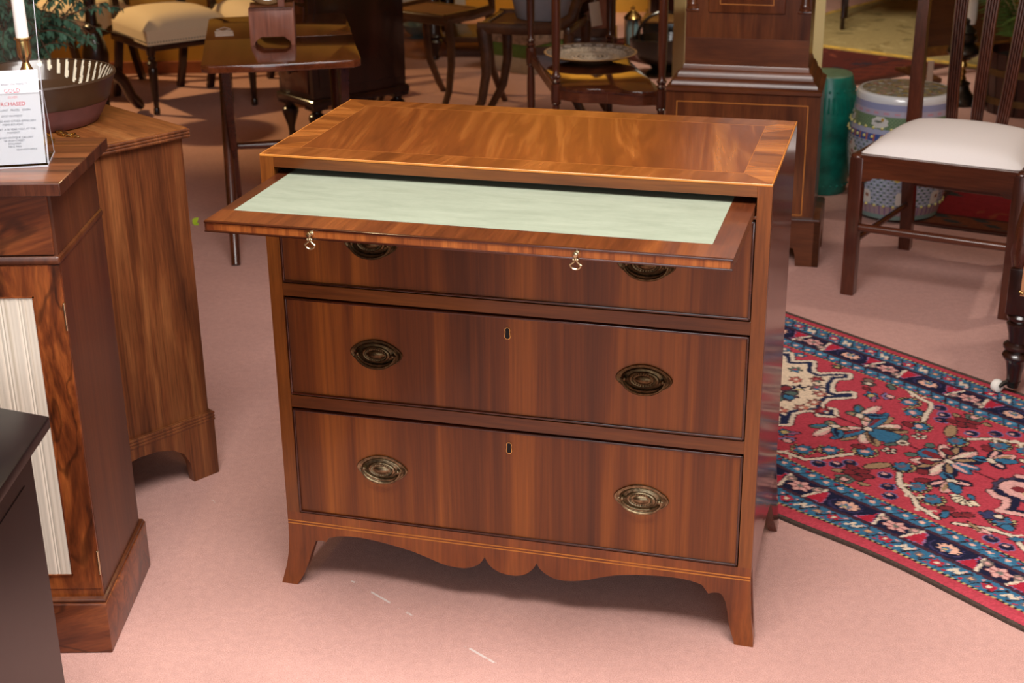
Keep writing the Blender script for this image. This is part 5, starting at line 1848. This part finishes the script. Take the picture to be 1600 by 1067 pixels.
def plain_rug(name, label, origin, ang, w, d, z, bands, motif, seed):
    """bands: list of (distance from edge, colour); motif colours scattered over the field"""
    rs = .008
    u = np.arange(0, w, rs)
    v = np.arange(0, d, rs)
    U, V = np.meshgrid(u, v, indexing='ij')
    rg = np.random.RandomState(seed)
    p = Paint(U, V, bands[-1][1])
    for i in range(int(w * d * 60)):
        p.ell(rg.rand() * w, rg.rand() * d, .02 + .05 * rg.rand(), .012 + .025 * rg.rand(), motif[i % len(motif)], rg.rand() * 180, 5, .3)
    e = np.minimum(np.minimum(U, w - U), np.minimum(V, d - V))
    prev = 0
    for lim, c in bands[:-1]:
        p.put((e >= prev) & (e < lim), c)
        prev = lim
    x = (U + V)
    p.put((e > bands[0][0] + .01) & (e < bands[-2][0] - .01) & (np.mod(x, .14) < .05) & (np.mod(e, .05) < .035), motif[0])
    p.C *= (1 + (rg.rand(*U.shape) - .5) * .3)[..., None]
    Z = z * np.clip(np.minimum(e / .01, 1), 0, 1) + .0008 + rg.rand(*U.shape) * .0008
    t = thing(name, label, 'rug', (origin[0], origin[1], 0), R(ang))
    grid_obj('pile', np.stack([U, V, Z], -1), p.C, M_vrug, t)
    m = MB()
    m.box(-.004, w, -.004, .004, 0, .006).box(-.004, w, d - .004, d + .004, 0, .006)
    m.build('selvage', simple('rug_cord', (80, 50, 40), .95), t, smooth=False)


plain_rug('red_rug', 'dark red patterned rug lying behind the white seated chair', (1.76, 2.39), -29, 1.72, .95, .007,
          [(.02, (70, 34, 26)), (.13, (104, 58, 38)), (.15, (60, 36, 30)), (9, (122, 34, 38))], [(52, 56, 54), (130, 60, 44), (110, 30, 34)], 3)
plain_rug('dark_red_rug', 'dark maroon rug under the edge of the beige rug', (1.80, 4.335), 36, 1.6, 1.7, .006,
          [(.05, (70, 36, 28)), (.25, (96, 44, 34)), (.28, (50, 34, 36)), (9, (82, 37, 33))], [(70, 36, 34), (118, 58, 46), (50, 40, 48)], 4)
plain_rug('beige_rug', 'beige carpet with a yellow border line at the top right', (1.76, 5.93), -42, 3.2, 2.6, .013,
          [(.012, (140, 110, 66)), (.05, (214, 172, 76)), (.06, (160, 134, 88)), (9, (156, 136, 94))], [(136, 116, 76), (172, 152, 108), (128, 112, 76)], 5)
